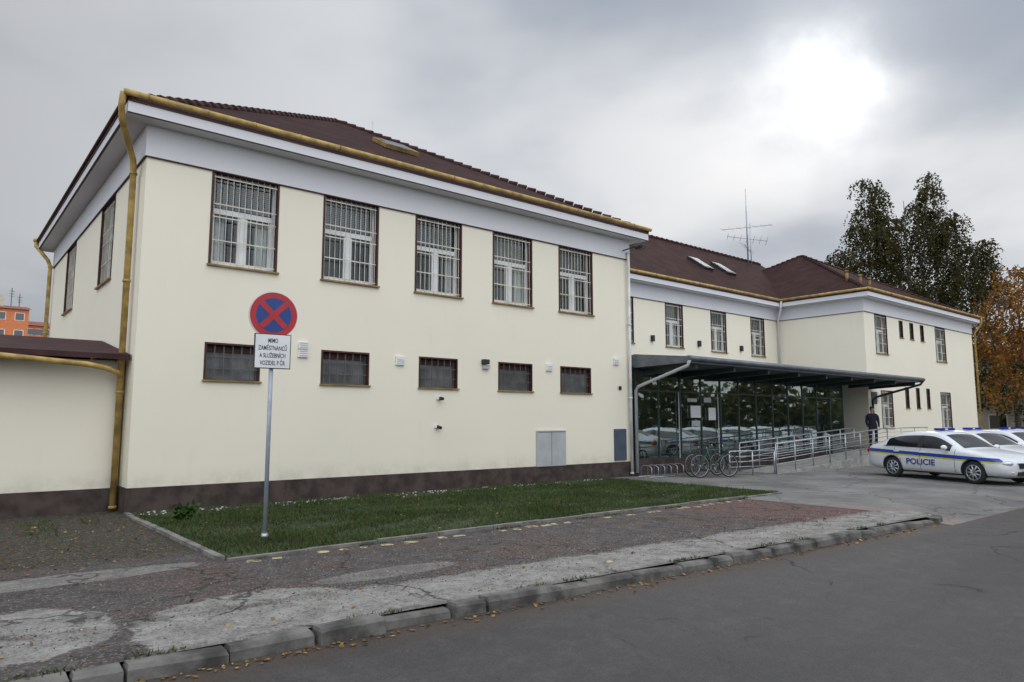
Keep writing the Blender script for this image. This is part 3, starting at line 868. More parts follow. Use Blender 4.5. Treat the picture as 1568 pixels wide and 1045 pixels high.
# ------------------------------------------------------------------ traffic sign
SG = empty('traffic_sign', (.886, -4.45, 0))
s = MB()
s.tube([(0, 0, -.02), (0, 0, 3.3)], .030, M_POLE, 12)
s.tube([(0, 0, .02), (0, 0, .10)], [.06, .045], M_GALV, 12)
s.build('pole', SG)
fa = math.atan2(-14.47 + 4.45, -2.876 - .886) + math.radians(13)
nx, ny = math.cos(fa), math.sin(fa)
Uv = (-ny, nx, 0)
Dv = (-nx, -ny, 0)
M_RED = simple('sign_red', (.40, .018, .025), .35, var=.08)
M_BLUE = simple('sign_blue', (.012, .045, .20), .35, var=.08)
M_SWHITE = simple('sign_white', (.72, .72, .72), .4, var=.04)
M_SBLACK = simple('sign_black', (.02, .02, .02), .5)
def disc(mb, r, d, mat, n=64):
    for k in range(n):
        a0 = 2 * math.pi * k / n; a1 = 2 * math.pi * (k + 1) / n
        mb.face([(0, d, 0), (r * math.cos(a0), d, r * math.sin(a0)), (r * math.cos(a1), d, r * math.sin(a1))], mat)
s = MB(); s.frame((0, 0, 3.18), Uv, Dv)
oy = -.045
s.tube([(0, oy, 0), (0, oy + .022, 0)], .345, M_GALV, 64)
disc(s, .343, oy - .002, M_SWHITE); disc(s, .333, oy - .004, M_RED); disc(s, .250, oy - .006, M_BLUE)
for sg in (1, -1):
    d = .245 * math.sqrt(.5); t = .028
    yy = oy - (.008 if sg > 0 else .010)
    s.face([(-d - t, yy, -sg * d + sg * t * 1), (-d + t, yy, -sg * d - sg * t), (d + t, yy, sg * d - sg * t), (d - t, yy, sg * d + sg * t)], M_RED)
for zz in (.12, -.12): s.box((-.05, oy + .02, zz - .02), (.05, .04, zz + .02), M_GALV)
s.build('disc', SG)
s = MB(); s.frame((0, 0, 2.655), Uv, Dv)
py_ = oy - .018
s.box((-.255, py_, -.25), (.255, oy + .02, .25), M_SBLACK)
s.box((-.243, py_ - .003, -.238), (.243, py_, .238), M_SWHITE)
s.build('plate', SG)
def text(body, size, loc, U, N, mat, parent, name, sx=1.0, bold=0.0):
    cu = bpy.data.curves.new(name, 'FONT'); cu.body = body; cu.size = size
    cu.align_x = 'CENTER'; cu.align_y = 'CENTER'; cu.extrude = .0008; cu.offset = bold
    cu.materials.append(mat)
    o = bpy.data.objects.new(name, cu); COL.objects.link(o)
    U = Vector(U); N = Vector(N); Z = Vector((0, 0, 1))
    M = Matrix((U * sx, Z, N)).transposed().to_4x4(); M.translation = Vector(loc)
    if parent: o.parent = parent
    o.matrix_local = M
    return o
for i, (t, sz) in enumerate((("MIMO", .09), ("ZAMĚSTNANCŮ", .09), ("A SLUŽEBNÍCH", .09), ("VOZIDEL P ČR", .09))):
    zz = 2.655 + .150 - i * .107
    q = Vector((0, 0, zz)) + Vector(Dv) * (py_ - .005)
    text(t, sz, q, Uv, (nx, ny, 0), M_SBLACK, SG, 'lettering', .60, .0006)

# ------------------------------------------------------------------ police cars
def mat_livery():
    m, b, p = newmat('police_livery')
    o = b.obj(); x, y, z = b.sep(o)
    ay = b.m('ABSOLUTE', y)
    side = b.m('GREATER_THAN', ay, .70)
    zz = b.m('ADD', z, b.m('MULTIPLY', b.m('SUBTRACT', x, 2.3), -.035))
    def band(v, a, c): return b.m('MULTIPLY', b.m('GREATER_THAN', v, a), b.m('LESS_THAN', v, c))
    blue = b.m('MULTIPLY', band(zz, .70, .80), side)
    yel = b.m('MULTIPLY', band(zz, .655, .70), side)
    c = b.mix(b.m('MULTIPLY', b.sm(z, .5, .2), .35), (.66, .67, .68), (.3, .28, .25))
    c = b.mix(blue, c, (.012, .05, .30)); c = b.mix(yel, c, (.55, .47, .04))
    seam = 0.0
    for xs in (1.42, 2.52, 3.42):
        s1 = b.m('LESS_THAN', b.m('ABSOLUTE', b.m('SUBTRACT', x, xs)), .007)
        seam = s1 if seam == 0.0 else b.m('MAXIMUM', seam, s1)
    seam = b.m('MULTIPLY', b.m('MULTIPLY', seam, side), band(z, .28, .93))
    c = b.mix(seam, c, (.03, .03, .03))
    c = b.mix(b.m('MULTIPLY', b.m('LESS_THAN', z, .25), side), c, (.03, .03, .03))
    b.set(p.inputs['Base Color'], c)
    p.inputs['Roughness'].default_value = .25
    p.inputs['Coat Weight'].default_value = .4
    return m
M_LIV = mat_livery()
ST_ = [  # x, zb, zs, zt, hw, tw
    (0.00, .30, .48, .60, .60, .50), (.07, .22, .56, .69, .76, .62), (.28, .19, .68, .79, .84, .70), (.62, .18, .77, .865, .872, .74),
    (1.05, .18, .85, .925, .882, .74), (1.32, .18, .885, .965, .885, .71), (1.52, .18, .90, 1.10, .885, .66), (1.98, .18, .915, 1.385, .885, .575),
    (2.30, .18, .925, 1.435, .885, .565), (2.50, .18, .93, 1.445, .885, .563), (2.58, .18, .93, 1.446, .885, .563), (3.05, .18, .94, 1.435, .885, .56), (3.45, .18, .95, 1.39, .88, .555),
    (3.75, .19, .96, 1.30, .875, .56), (4.16, .21, .965, 1.085, .86, .60), (4.38, .24, .95, 1.045, .83, .64), (4.53, .30, .88, .98, .76, .62), (4.57, .38, .74, .80, .66, .55)]
def car_body():
    V = []; F = []; MI = []
    for (x, zb_, zs, zt, hw, tw) in ST_:
        half = [(0, zb_), (hw * .86, zb_), (hw * .98, zb_ + .11), (hw, (zb_ + zs) / 2 + .06), (hw * .965, zs), (min(tw + .055, hw * .95), max(zs + .01, zt - .075)), (tw - .02, zt - .015), (0, zt + .02)]
        ring = half + [(-y, z) for (y, z) in half[-2:0:-1]]
        for (y, z) in ring: V.append((x, y, z))
    n = 14
    for j in range(len(ST_) - 1):
        xa = ST_[j][0]; xb = ST_[j + 1][0]
        for k in range(n):
            k2 = (k + 1) % n
            F.append((j * n + k, j * n + k2, (j + 1) * n + k2, (j + 1) * n + k))
            mi = 0
            if k in (4, 9) and 1.5 <= xa and xb <= 3.8 and not (xa == 2.50): mi = 1
            if k in (4, 9) and xa == 2.50: mi = 2
            if k in (6, 7) and (1.3 <= xa and xb <= 2.0): mi = 1
            if k in (6, 7) and (3.4 <= xa and xb <= 4.2): mi = 1
            MI.append(mi)
    F.append(tuple(range(n))); MI.append(0)
    b0 = (len(ST_) - 1) * n
    F.append(tuple(range(b0, b0 + n))[::-1]); MI.append(0)
    me = bpy.data.meshes.new('car_src'); me.from_pydata(V, [], F)
    for mt in (M_LIV, M_CARGLASS, M_BLACK): me.materials.append(mt)
    me.polygons.foreach_set('material_index', MI); me.update()
    import bmesh
    bm = bmesh.new(); bm.from_mesh(me); bmesh.ops.recalc_face_normals(bm, faces=bm.faces); bm.to_mesh(me); bm.free()
    o = bpy.data.objects.new('tmp', me); COL.objects.link(o)
    s_ = o.modifiers.new('s', 'SUBSURF'); s_.levels = 2; s_.render_levels = 2
    c = MB()
    for xw in (.90, 3.52):
        c.tube([(xw, -1.2, .32), (xw, -.56, .32)], .36, M_BLACK, 28); c.tube([(xw, .56, .32), (xw, 1.2, .32)], .36, M_BLACK, 28)
    co = c.build('tmpcut')
    bo = o.modifiers.new('b', 'BOOLEAN'); bo.operation = 'DIFFERENCE'; bo.object = co; bo.solver = 'EXACT'
    try: bo.material_mode = 'TRANSFER'
    except Exception: pass
    dg = bpy.context.evaluated_depsgraph_get(); dg.update()
    res = bpy.data.meshes.new_from_object(o.evaluated_get(dg))
    for p in res.polygons: p.use_smooth = True
    bpy.data.objects.remove(o); bpy.data.objects.remove(co)
    return res
BODY = car_body()
c = MB()
for xw in (.90, 3.52):
    for sy in (1, -1):
        cy = sy * .775
        ring = [(xw + .245 * math.cos(a), cy, .315 + .245 * math.sin(a)) for a in np.linspace(0, 2 * math.pi, 28, endpoint=False)]
        c.tube(ring, .075, M_TYRE, 8, closed=True)
        c.tube([(xw, cy - .08, .315), (xw, cy + .055 * sy + .0, .315)], .21, M_BLACK, 24)
        yo = cy + .062 * sy
        rim = [(xw + .205 * math.cos(a), yo, .315 + .205 * math.sin(a)) for a in np.linspace(0, 2 * math.pi, 28, endpoint=False)]
        c.tube(rim, .015, M_GALV, 6, closed=True)
        for k in range(9):
            a = 2 * math.pi * k / 9
            c.tube([(xw, yo + .005 * sy, .315), (xw + .2 * math.cos(a), yo, .315 + .2 * math.sin(a))], [.03, .02], M_GALV, 5)
        c.tube([(xw, yo - .01, .315), (xw, yo + .02 * sy, .315)], .045, M_GALV, 10)
WHEELS = c.build('tmpw').data
c = MB()
for sy in (1, -1):
    c.ellipsoid((.17, sy * .60, .60), (.17, .16, .075), M_LENS, 14, 8)
    c.ellipsoid((4.47, sy * .68, .80), (.10, .12, .12), M_REDLENS, 12, 8)
    c.ellipsoid((1.62, sy * .98, .98), (.07, .10, .07), M_WHITE, 10, 6)
    c.box((1.60, sy * .90 - .05, .93), (1.68, sy * .90 + .05, .97), M_BLACK)
    for xh in (2.35, 3.25): c.box((xh, sy * .875 - .02, .80), (xh + .16, sy * .875 + .02, .83), M_WHITE)
    c.tube([(1.6, sy * .862, .925), (2.5, sy * .866, .945), (3.8, sy * .85, .975)], .011, M_BLACK, 5)
    c.ellipsoid((.06, sy * .55, .36), (.05, .08, .05), M_LENS, 10, 6)
c.box((-.02, -.36, .47), (.08, .36, .60), M_BLACK); c.box((-.035, -.40, .60), (.06, .40, .615), M_GALV)
c.box((-.01, -.42, .27), (.08, .42, .38), M_BLACK)
c.box((-.04, -.26, .40), (.03, .26, .46), M_PAPER)
c.box((4.55, -.26, .62), (4.60, .26, .73), M_PAPER)
c.box((2.34, -.30, 1.455), (2.48, .30, 1.47), M_BLACK)
for sy in (1, -1): c.box((2.33, sy * .19 - .12, 1.47), (2.49, sy * .19 + .12, 1.525), M_BLUELENS)
c.box((2.35, -.06, 1.47), (2.47, .06, 1.51), M_SWHITE)
DET = c.build('tmpd').data
for nme in ('tmpw', 'tmpd'): bpy.data.objects.remove(bpy.data.objects[nme])
def car(x, y, ang):
    e = empty('police_car', (x, y, .006), ang)
    e.scale = (1, 1, .955)
    for nm, me in (('body', BODY), ('wheels', WHEELS), ('lights_and_trim', DET)):
        o = bpy.data.objects.new(nm, me); COL.objects.link(o); o.parent = e
    text("POLICIE", .24, (2.5, .893, .52), (-1, 0, 0), (0, 1, 0), M_BLUE, e, 'lettering', 1.15, .004)
    return e
ca = math.radians(68.3)
for i in range(6):
    car(19.07 + i * 2.85, -8.75 + .12 * (i % 2) , ca + math.radians([0, 3, 1, 4, 2, 3][i]))

# ------------------------------------------------------------------ bicycle and rack
def bicycle(x, y, ang, col):
    e = empty('bicycle', (x, y, .006), ang)
    mt = simple('bike_paint', col, .35)
    b = MB(); R_ = .335
    for xw in (0, 1.05):
        b.tube([(xw + R_ * math.cos(a), 0, R_ + .015 + R_ * math.sin(a)) for a in np.linspace(0, 2 * math.pi, 32, endpoint=False)], .018, M_TYRE, 6, closed=True)
        b.tube([(xw + .31 * math.cos(a), 0, R_ + .015 + .31 * math.sin(a)) for a in np.linspace(0, 2 * math.pi, 32, endpoint=False)], .009, M_GALV, 5, closed=True)
        for k in range(16):
            a = math.pi * 2 * k / 16
            b.tube([(xw, .02 * (-1) ** k, .35), (xw + .31 * math.cos(a), 0, .35 + .31 * math.sin(a))], .0022, M_GALV, 3)
        b.tube([(xw, -.05, .35), (xw, .05, .35)], .025, M_GALV, 8)
    bb = (.45, 0, .30); st = (.28, 0, .80); hd = (.86, 0, .83); hb = (.90, 0, .70)
    for p, q, r in ((bb, st, .017), (st, hd, .016), (bb, hb, .019), (hd, hb, .02)): b.tube([p, q], r, mt, 8)
    for sy in (.05, -.05):
        b.tube([(0, sy, .35), bb], .010, mt, 6); b.tube([(0, sy, .35), (.29, 0, .76)], .009, mt, 6)
        b.tube([hb, (.94, sy, .62), (1.05, sy, .35)], .012, M_BLACK, 6)
    b.tube([st, (.25, 0, .93)], .013, M_GALV, 6)
    b.ellipsoid((.22, 0, .95), (.14, .07, .03), M_BLACK, 12, 6)
    b.tube([hd, (.84, 0, .96)], .014, M_GALV, 6)
    b.tube([(.80, -.30, 1.0), (.88, -.18, .98), (.87, 0, .97), (.88, .18, .98), (.80, .30, 1.0)], .013, M_BLACK, 6)
    b.tube([(.45 + .09 * math.cos(a), -.05, .30 + .09 * math.sin(a)) for a in np.linspace(0, 6.28, 16, endpoint=False)], .006, M_GALV, 4, closed=True)
    b.tube([(.45, -.08, .30), (.53, -.09, .16)], .010, M_GALV, 5); b.tube([(.45, .08, .30), (.37, .09, .44)], .010, M_GALV, 5)
    b.box((.48, -.16, .145), (.58, -.08, .17), M_BLACK); b.box((.32, .08, .43), (.42, .16, .455), M_BLACK)
    b.tube([(.47, .07, .30), (.33, .22, .02)], .009, M_GALV, 5)
    b.build('frame', e)
bicycle(14.75, -1.75, math.radians(-18), (.02, .10, .045))
bicycle(14.95, -1.35, math.radians(-8), (.03, .03, .035))
rk = MB()
for i in range(6):
    xx = 13.6 + i * .3
    rk.tube([(xx, -.9, .0), (xx, -.9, .3), (xx, -.8, .36), (xx, -.6, .36), (xx, -.5, .3), (xx, -.5, .0)], .012, M_GALV, 6)
rk.tube([(13.5, -.9, .03), (15.2, -.9, .03)], .015, M_GALV, 6); rk.tube([(13.5, -.5, .03), (15.2, -.5, .03)], .015, M_GALV, 6)
rk.build('bicycle_rack')

# ------------------------------------------------------------------ person
PE = empty('police_officer', (27.6, -1.15, .482), math.radians(215))
def skin_obj(name, verts, edges, radii, mat, parent, root=0):
    me = bpy.data.meshes.new(name); me.from_pydata(verts, edges, []); me.materials.append(mat)
    o = bpy.data.objects.new(name, me); COL.objects.link(o); o.parent = parent
    o.modifiers.new('skin', 'SKIN').use_smooth_shade = True
    sv = me.skin_vertices[0].data
    for i, r in enumerate(radii): sv[i].radius = r if isinstance(r, tuple) else (r, r); sv[i].use_root = (i == root)
    ss = o.modifiers.new('sub', 'SUBSURF'); ss.levels = 1; ss.render_levels = 2
    return o
bv = [(0, 0, .98), (0, 0, 1.12), (0, 0, 1.30), (0, 0, 1.44), (0, 0, 1.53),
      (0, .10, .90), (.01, .11, .52), (-.01, .11, .10), (.14, .13, .04),
      (0, -.10, .90), (.03, -.11, .52), (.0, -.12, .10), (.15, -.14, .04),
      (0, .19, 1.41), (-.02, .23, 1.14), (.08, .22, .93),
      (0, -.19, 1.41), (-.02, -.23, 1.14), (.10, -.20, .95)]
be = [(0, 1), (1, 2), (2, 3), (3, 4), (0, 5), (5, 6), (6, 7), (7, 8), (0, 9), (9, 10), (10, 11), (11, 12), (3, 13), (13, 14), (14, 15), (3, 16), (16, 17), (17, 18)]
br = [(.13, .16), (.13, .16), (.14, .18), (.11, .14), .055, .10, .07, .05, .045, .10, .07, .05, .045, .07, .055, .035, .07, .055, .035]
skin_obj('uniform', bv, be, br, M_NAVY, PE)
h = MB()
h.ellipsoid((.01, 0, 1.67), (.095, .078, .12), M_SKIN, 16, 12)
h.tube([(0, 0, 1.50), (0, 0, 1.60)], .052, M_SKIN, 10)
h.ellipsoid((.105, 0, 1.655), (.02, .013, .022), M_SKIN, 8, 6)
for sy in (1, -1):
    h.ellipsoid((.0, sy * .08, 1.665), (.018, .012, .03), M_SKIN, 8, 6)
    h.ellipsoid((.09, sy * .032, 1.685), (.01, .014, .008), M_SBLACK, 6, 5)
h.box((.094, -.022, 1.613), (.101, .022, 1.621), M_MAROON)
h.ellipsoid((-.01, 0, 1.725), (.105, .086, .075), M_NAVY, 16, 8); h.box((.06, -.06, 1.715), (.16, .06, 1.727), M_NAVY)
for base in ((.08, .22, .93), (.10, -.20, .95)):
    bx, by, bz = base
    h.ellipsoid((bx + .03, by, bz - .04), (.028, .018, .045), M_SKIN, 8, 6)
    for k in range(4):
        L = [.06, .07, .065, .05][k]; xx = bx + .012 + k * .013
        h.tube([(xx, by, bz - .07), (xx + .006, by, bz - .07 - L * .6), (xx - .004, by, bz - .07 - L)], [.008, .007, .005], M_SKIN, 5)
    h.tube([(bx + .05, by, bz - .02), (bx + .075, by, bz - .055), (bx + .07, by, bz - .08)], [.009, .008, .006], M_SKIN, 5)
h.build('head_and_hands', PE)

# ------------------------------------------------------------------ trees
M_BARK = simple('bark', (.10, .08, .06), .9, var=.4, vscale=8, bump=.6)
M_BIRCHBARK = simple('birch_bark', (.13, .12, .10), .8, var=.5, vscale=5)
M_BIRCH = mat_leaf('birch_leaf', [(.052, .052, .022), (.068, .064, .026), (.085, .074, .028), (.058, .056, .024), (.105, .085, .028)], .35, .3)
M_AUT = mat_leaf('autumn_leaf', [(.24, .08, .02), (.38, .15, .03), (.46, .24, .05), (.18, .07, .025), (.22, .15, .04)], .4, .35)
M_GREENL = mat_leaf('green_leaf', [(.05, .06, .02), (.085, .09, .03), (.12, .11, .035)], .35, .25)
def tree(name, loc, clumps, leaf, mat, bark, tr=.25, droop=.8, strands=60, per=14, spread=.13, up=0.0, rmax=1.35):
    e = empty(name, loc)
    t = MB(); top = max(c[2] for c in clumps)
    tx = [(0, 0, 0)] + [(random.uniform(-.25, .25), random.uniform(-.25, .25), top * q) for q in (.2, .4, .6, .8, .93)]
    t.tube([(p[0], p[1], p[2]) for p in tx], [tr * (1 - .17 * i) for i in range(6)], bark, 8)
    Cs = []
    for (dx, dy, z, rx, ry, rz, dens) in clumps:
        zz = max(top * .15, z - rz - abs(dx) * .6)
        k = min(5, max(0, int(zz / top * 5)))
        s0 = Vector(tx[k]); e0 = Vector((dx, dy, z + rz * .5))
        mid = s0.lerp(e0, .5) + Vector((dx * .15, dy * .15, -.3))
        t.tube([tuple(s0), tuple(mid), tuple(e0)], [tr * .34, tr * .2, .03], bark, 6)
        n = int(strands * dens)
        for i in range(n):
            v = rng.normal(size=3); v /= np.linalg.norm(v); r = rng.uniform(.15, 1) ** .5 * rng.uniform(.8, rmax)
            o = np.array([dx + v[0] * rx * r, dy + v[1] * ry * r, z + v[2] * rz * r])
            if i % 6 == 0: t.tube([(dx, dy, z), tuple((np.array([dx, dy, z]) + o) / 2 + np.array([0, 0, .3])), tuple(o)], [.04, .025, .012], bark, 4, caps=False)
            L = rng.uniform(.4, 1.8) * droop; q = np.linspace(0, 1, per)
            hx = .6 + .4 * rng.uniform()
            path = o[None, :] + np.stack([v[0] * hx * np.sqrt(q), v[1] * hx * np.sqrt(q), up * q - L * q ** 1.6], 1)
            Cs.append(path + rng.normal(0, spread, (per, 3)) * (.4 + .6 * q[:, None]))
    t.build('trunk_and_limbs', e)
    V, F = leaf_quads(np.concatenate(Cs), leaf)
    arr_mesh('foliage', V, F, mat, e)
    return e
RV = np.array([.7719, -.6357])
def cl(lat, dep, z, rl, rz, dens):
    p = RV * lat + np.array([.6357, .7719]) * dep
    return (p[0], p[1], z, rl, rl, rz, dens)
b1 = [cl(-2.4, 0, 19.9, .6, 1.2, .8), cl(-2.9, .5, 18.2, 1.0, 1.2, 1.3), cl(-1.7, -.2, 17.4, .8, 1.0, 1.0), cl(-2.9, -.5, 16.2, 1.3, 1.1, 1.7), cl(-1.0, .5, 15.2, 1.1, 1.2, 1.5), cl(-3.2, .3, 14.0, 1.5, 1.3, 2.0), cl(-1.0, 0, 12.6, 1.8, 1.5, 2.2),
      cl(-5.3, 0, 14.8, .8, .7, .8), cl(-5.0, .6, 13.0, 1.1, 1.0, 1.3), cl(-6.1, .2, 12.6, .6, .6, .5), cl(-3.3, 0, 20.9, .3, .4, .25), cl(-4.0, 0, 16.9, .5, .5, .45), cl(-3.8, 0, 11.2, 1.7, 1.3, 1.5), cl(-1, 0, 9.8, 2.4, 1.8, 1.8)]
tree('birch_tree', (56.5, 7.9, -.14), b1, .19, M_BIRCH, M_BIRCHBARK, .17, 1.9, 82, 20, .085, .25, 1.2)
b2 = [cl(1.0, 0, 20.3, .5, 1.1, .75), cl(.3, .4, 18.6, .9, 1.1, 1.1), cl(1.6, .2, 18.0, .8, 1.0, 1.0), cl(.2, -.4, 16.4, 1.2, 1.2, 1.5), cl(2.3, 0, 16.4, 1.0, 1.1, 1.3), cl(2.9, 0, 17.9, .5, .7, .45),
      cl(3.9, 0, 15.1, 1.0, .9, 1.1), cl(5.2, .3, 14.2, .8, .9, .9), cl(5.3, 0, 12.3, 1.1, 1.3, 1.4), cl(1.2, 0, 14.2, 1.6, 1.4, 1.9), cl(3.0, 0, 12.6, 1.8, 1.5, 2.2), cl(.4, 0, 11.8, 1.6, 1.4, 1.7), cl(1.0, 0, 21.4, .3, .4, .25), cl(5.2, 0, 15.9, .4, .4, .3), cl(2.4, 0, 9.8, 2.8, 2.0, 2.2)]
tree('birch_tree', (57.3, 7.3, -.14), b2, .19, M_BIRCH, M_BIRCHBARK, .17, 1.9, 82, 20, .085, .25, 1.2)
b3 = [cl(.6, 0, 11.6, 1.6, 1.3, 2.2), cl(-1.0, 0, 9.6, 1.5, 1.5, 2.2), cl(-1.9, .3, 7.6, 1.2, 1.3, 1.6), cl(1.8, 0, 9.2, 2.0, 1.8, 3), cl(.4, 0, 6.2, 2.4, 1.8, 3), cl(2.8, -.3, 11.8, 1.4, 1.3, 1.8), cl(-1.2, 0, 4.2, 1.6, 1.2, 1.4)]
tree('maple_tree', (54.9, .3, -.14), b3, .19, M_AUT, M_BARK, .2, .8, 60, 12)
b4 = [cl(0, 0, 8.2, 2.4, 1.8, 3), cl(-1.4, 0, 6.2, 1.9, 1.8, 3), cl(2.6, 0, 7.4, 2.2, 2.2, 3), cl(.5, 0, 4.2, 3.0, 2.0, 4)]
tree('linden_tree', (64.0, 3.6, -.14), b4, .26, M_GREENL, M_BARK, .25, .6, 50, 12)

C = []
for i in range(70):
    a = random.uniform(0, 6.28); L = random.uniform(.1, .30); e = random.uniform(.15, 1.3)
    for q in (.5, .75, 1.0): C.append((.55 + L * q * math.cos(a) * math.cos(e), -1.75 + L * q * math.sin(a) * math.cos(e), .05 + L * q * math.sin(e)))
V, F = leaf_quads(np.array(C), .11)
M_WEED = mat_leaf('weed_leaf', [(.03, .065, .014), (.045, .09, .02), (.06, .10, .03)], 2)
arr_mesh('weed_plant', V, F, M_WEED)

pts = []
for i in range(120):
    cx = -15 + i * .9; hgt = 5.5 + 2.2 * math.sin(i * .37) + random.uniform(-1, 1)
    n = 130
    pts.append(np.stack([cx + rng.normal(0, 1.0, n), -27 + rng.normal(0, 1.0, n), rng.uniform(0, hgt, n)], 1))
V, F = leaf_quads(np.concatenate(pts), .75)
arr_mesh('tree_belt', V, F, M_GREENL)

# ------------------------------------------------------------------ distant buildings
def house(name, x0, x1, y0, y1, h, wallm, roofm, rh, nwx, nwy, floors):
    e = empty(name); b = MB()
    b.box((x0, y0, -.1), (x1, y1, h), wallm)
    my = (y0 + y1) / 2
    b.face([(x0 - .4, y0 - .4, h), (x1 + .4, y0 - .4, h), (x1 + .4, my, h + rh), (x0 - .4, my, h + rh)], roofm)
    b.face([(x1 + .4, y1 + .4, h), (x0 - .4, y1 + .4, h), (x0 - .4, my, h + rh), (x1 + .4, my, h + rh)], roofm)
    b.face([(x0, y0, h), (x0, my, h + rh * .93), (x0, y1, h)], wallm); b.face([(x1, y0, h), (x1, y1, h), (x1, my, h + rh * .93)], wallm)
    fh = h / floors
    for f in range(floors):
        z = f * fh + fh * .35
        for i in range(nwx):
            u = x0 + (x1 - x0) * (i + .5) / nwx
            b.box((u - .7, y0 - .03, z), (u + .7, y0 + .1, z + fh * .45), M_WHITE); b.box((u - .6, y0 - .05, z + .08), (u + .6, y0, z + fh * .45 - .08), M_CARGLASS)
        for i in range(nwy):
            u = y0 + (y1 - y0) * (i + .5) / nwy
            b.box((x0 - .03, u - .7, z), (x0 + .1, u + .7, z + fh * .45), M_WHITE); b.box((x0 - .05, u - .6, z + .08), (x0, u + .6, z + fh * .45 - .08), M_CARGLASS)
    b.build('walls_and_roof', e); return e
M_ORANGE = simple('orange_render', (.62, .20, .08), .9, var=.1)
M_PALE = simple('pale_render', (.50, .46, .36), .9, var=.1)
M_TILE = simple('red_tile', (.22, .07, .045), .8, var=.25)
house('apartment_block', -22, 9.4, 132, 146, 20.8, M_ORANGE, M_TILE, 1.4, 12, 5, 7)
house('apartment_block', 9.6, 14.4, 150, 162, 20.2, M_ORANGE, M_TILE, 1.5, 4, 4, 7)
house('detached_house', 66, 80, 1.5, 12, 5.6, M_PALE, M_TILE, 2.6, 5, 4, 2)
an = MB()
an.box((3.0, 137, 20.5), (6.0, 141, 23.8), M_PALE)
for (x_, z_) in ((3.8, 29), (4.9, 26.5), (7.2, 25.5), (8.4, 24.5)):
    an.tube([(x_, 139, 20), (x_, 139, z_)], .06, M_BLACK, 4)
    for dz in (.6, 1.1, 1.5): an.tube([(x_ - .5 + dz * .15, 139, z_ - dz), (x_ + .5 - dz * .1, 139, z_ - dz)], .035, M_BLACK, 4)
an.build('roof_antennas')

# ------------------------------------------------------------------ world
SAZ = math.radians(26.9); SEL = math.radians(24.5)
SD = (math.cos(SAZ) * math.cos(SEL), math.sin(SAZ) * math.cos(SEL), math.sin(SEL))
w = bpy.data.worlds.new("World"); scene.world = w; w.use_nodes = True
nt = w.node_tree; b = NB(nt)
bg = nt.nodes['Background']; out = nt.nodes['World Output']
sky = b.n('ShaderNodeTexSky', sky_type='NISHITA'); sky.sun_disc = False
sky.sun_elevation = SEL; sky.sun_rotation = math.radians(90) - SAZ
b.set(bg.inputs[0], sky.outputs[0]); bg.inputs[1].default_value = .07
g = b.n('ShaderNodeTexCoord').outputs['Generated']
x, y, z = b.sep(g)
zc = b.m('ADD', b.m('MAXIMUM', z, 0.0), .22)
pv = b.comb(b.m('DIVIDE', x, zc), b.m('DIVIDE', y, zc), 0.0)
pv = b.distort(pv, .8, .35, 2)
n1 = b.noise(pv, .75, 5, .50, .0)
n2 = b.noise(g, 1.5, 3, .5)
cf = b.m('ADD', b.m('MULTIPLY', n1, .65), b.m('MULTIPLY', n2, .35))
cloud = b.mix(b.sm(cf, .41, .59), (.30, .35, .43), (.70, .715, .74))
cloud = b.mix(b.sm(z, .26, .02, 0, .6), cloud, (.72, .74, .77))
def dot(v, d):
    n_ = b.n('ShaderNodeVectorMath', operation='DOT_PRODUCT'); b.set(n_.inputs[0], v); n_.inputs[1].default_value = d
    return n_.outputs['Value']
d0 = dot(g, SD)
dd = b.m('ADD', d0, b.m('MULTIPLY', b.m('SUBTRACT', b.noise(g, 7.0, 5, .55), .5), .012))
leftd = dot(g, (-.7719, .6357, 0))
wide = b.m('MULTIPLY', b.sm(d0, .35, 1.0, .88, 1.04), b.sm(leftd, .1, .75, 1.0, .80))
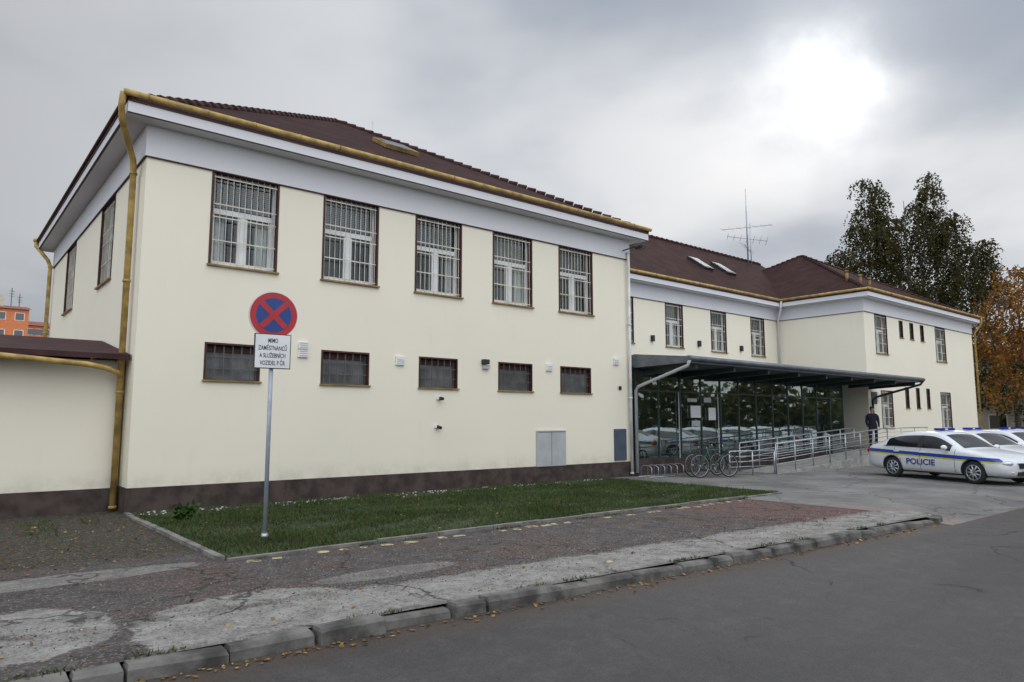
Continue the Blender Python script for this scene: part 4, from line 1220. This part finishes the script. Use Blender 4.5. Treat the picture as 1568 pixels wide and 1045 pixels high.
mid = b.m('MULTIPLY', b.m('POWER', b.m('MAXIMUM', dd, 0.0), 45.0), b.sm(n1, .35, .6, .10, .22))
core = b.m('MULTIPLY', b.m('POWER', b.m('MAXIMUM', dd, 0.0), 330.0), b.sm(n1, .3, .6, .30, .55))
zen = b.sm(z, .56, .85, 1.0, 2.5)
back = b.sm(dot(g, (-.6357, -.7719, 0)), -.1, .6, 1.0, 3.5)
k = b.m('MULTIPLY', b.m('MULTIPLY', wide, zen), back)
k = b.m('MINIMUM', k, 4.1)
sc = b.n('ShaderNodeVectorMath', operation='SCALE'); b.set(sc.inputs[0], cloud); b.set(sc.inputs['Scale'], k)
gl = b.m('ADD', mid, core)
ad = b.n('ShaderNodeVectorMath', operation='ADD'); b.set(ad.inputs[0], sc.outputs[0]); b.set(ad.inputs[1], b.comb(gl, b.m('MULTIPLY', gl, .99), b.m('MULTIPLY', gl, .95)))
bg2 = b.n('ShaderNodeBackground'); b.set(bg2.inputs[0], ad.outputs[0]); bg2.inputs[1].default_value = 1.0
mx = b.n('ShaderNodeMixShader'); mx.inputs[0].default_value = .93
nt.links.new(bg.outputs[0], mx.inputs[1]); nt.links.new(bg2.outputs[0], mx.inputs[2]); nt.links.new(mx.outputs[0], out.inputs[0])

sun = bpy.data.lights.new('sun', 'SUN'); sun.energy = .5; sun.angle = math.radians(16); sun.color = (1, .96, .9)
so = bpy.data.objects.new('sun', sun); COL.objects.link(so)
so.rotation_euler = (-Vector(SD)).to_track_quat('-Z', 'Y').to_euler()

# ------------------------------------------------------------------ camera
cam = bpy.data.cameras.new('camera'); co = bpy.data.objects.new('camera', cam); COL.objects.link(co)
cam.lens = 24.8; cam.sensor_width = 36; cam.clip_end = 2000
co.location = (-2.876, -14.47, 1.656)
pt = math.radians(6.5)
d = Vector((.6357 * math.cos(pt), .7719 * math.cos(pt), math.sin(pt)))
co.rotation_euler = d.to_track_quat('-Z', 'Y').to_euler()
scene.camera = co
scene.view_settings.view_transform = 'Standard'
scene.view_settings.look = 'None'
scene.view_settings.exposure = 0
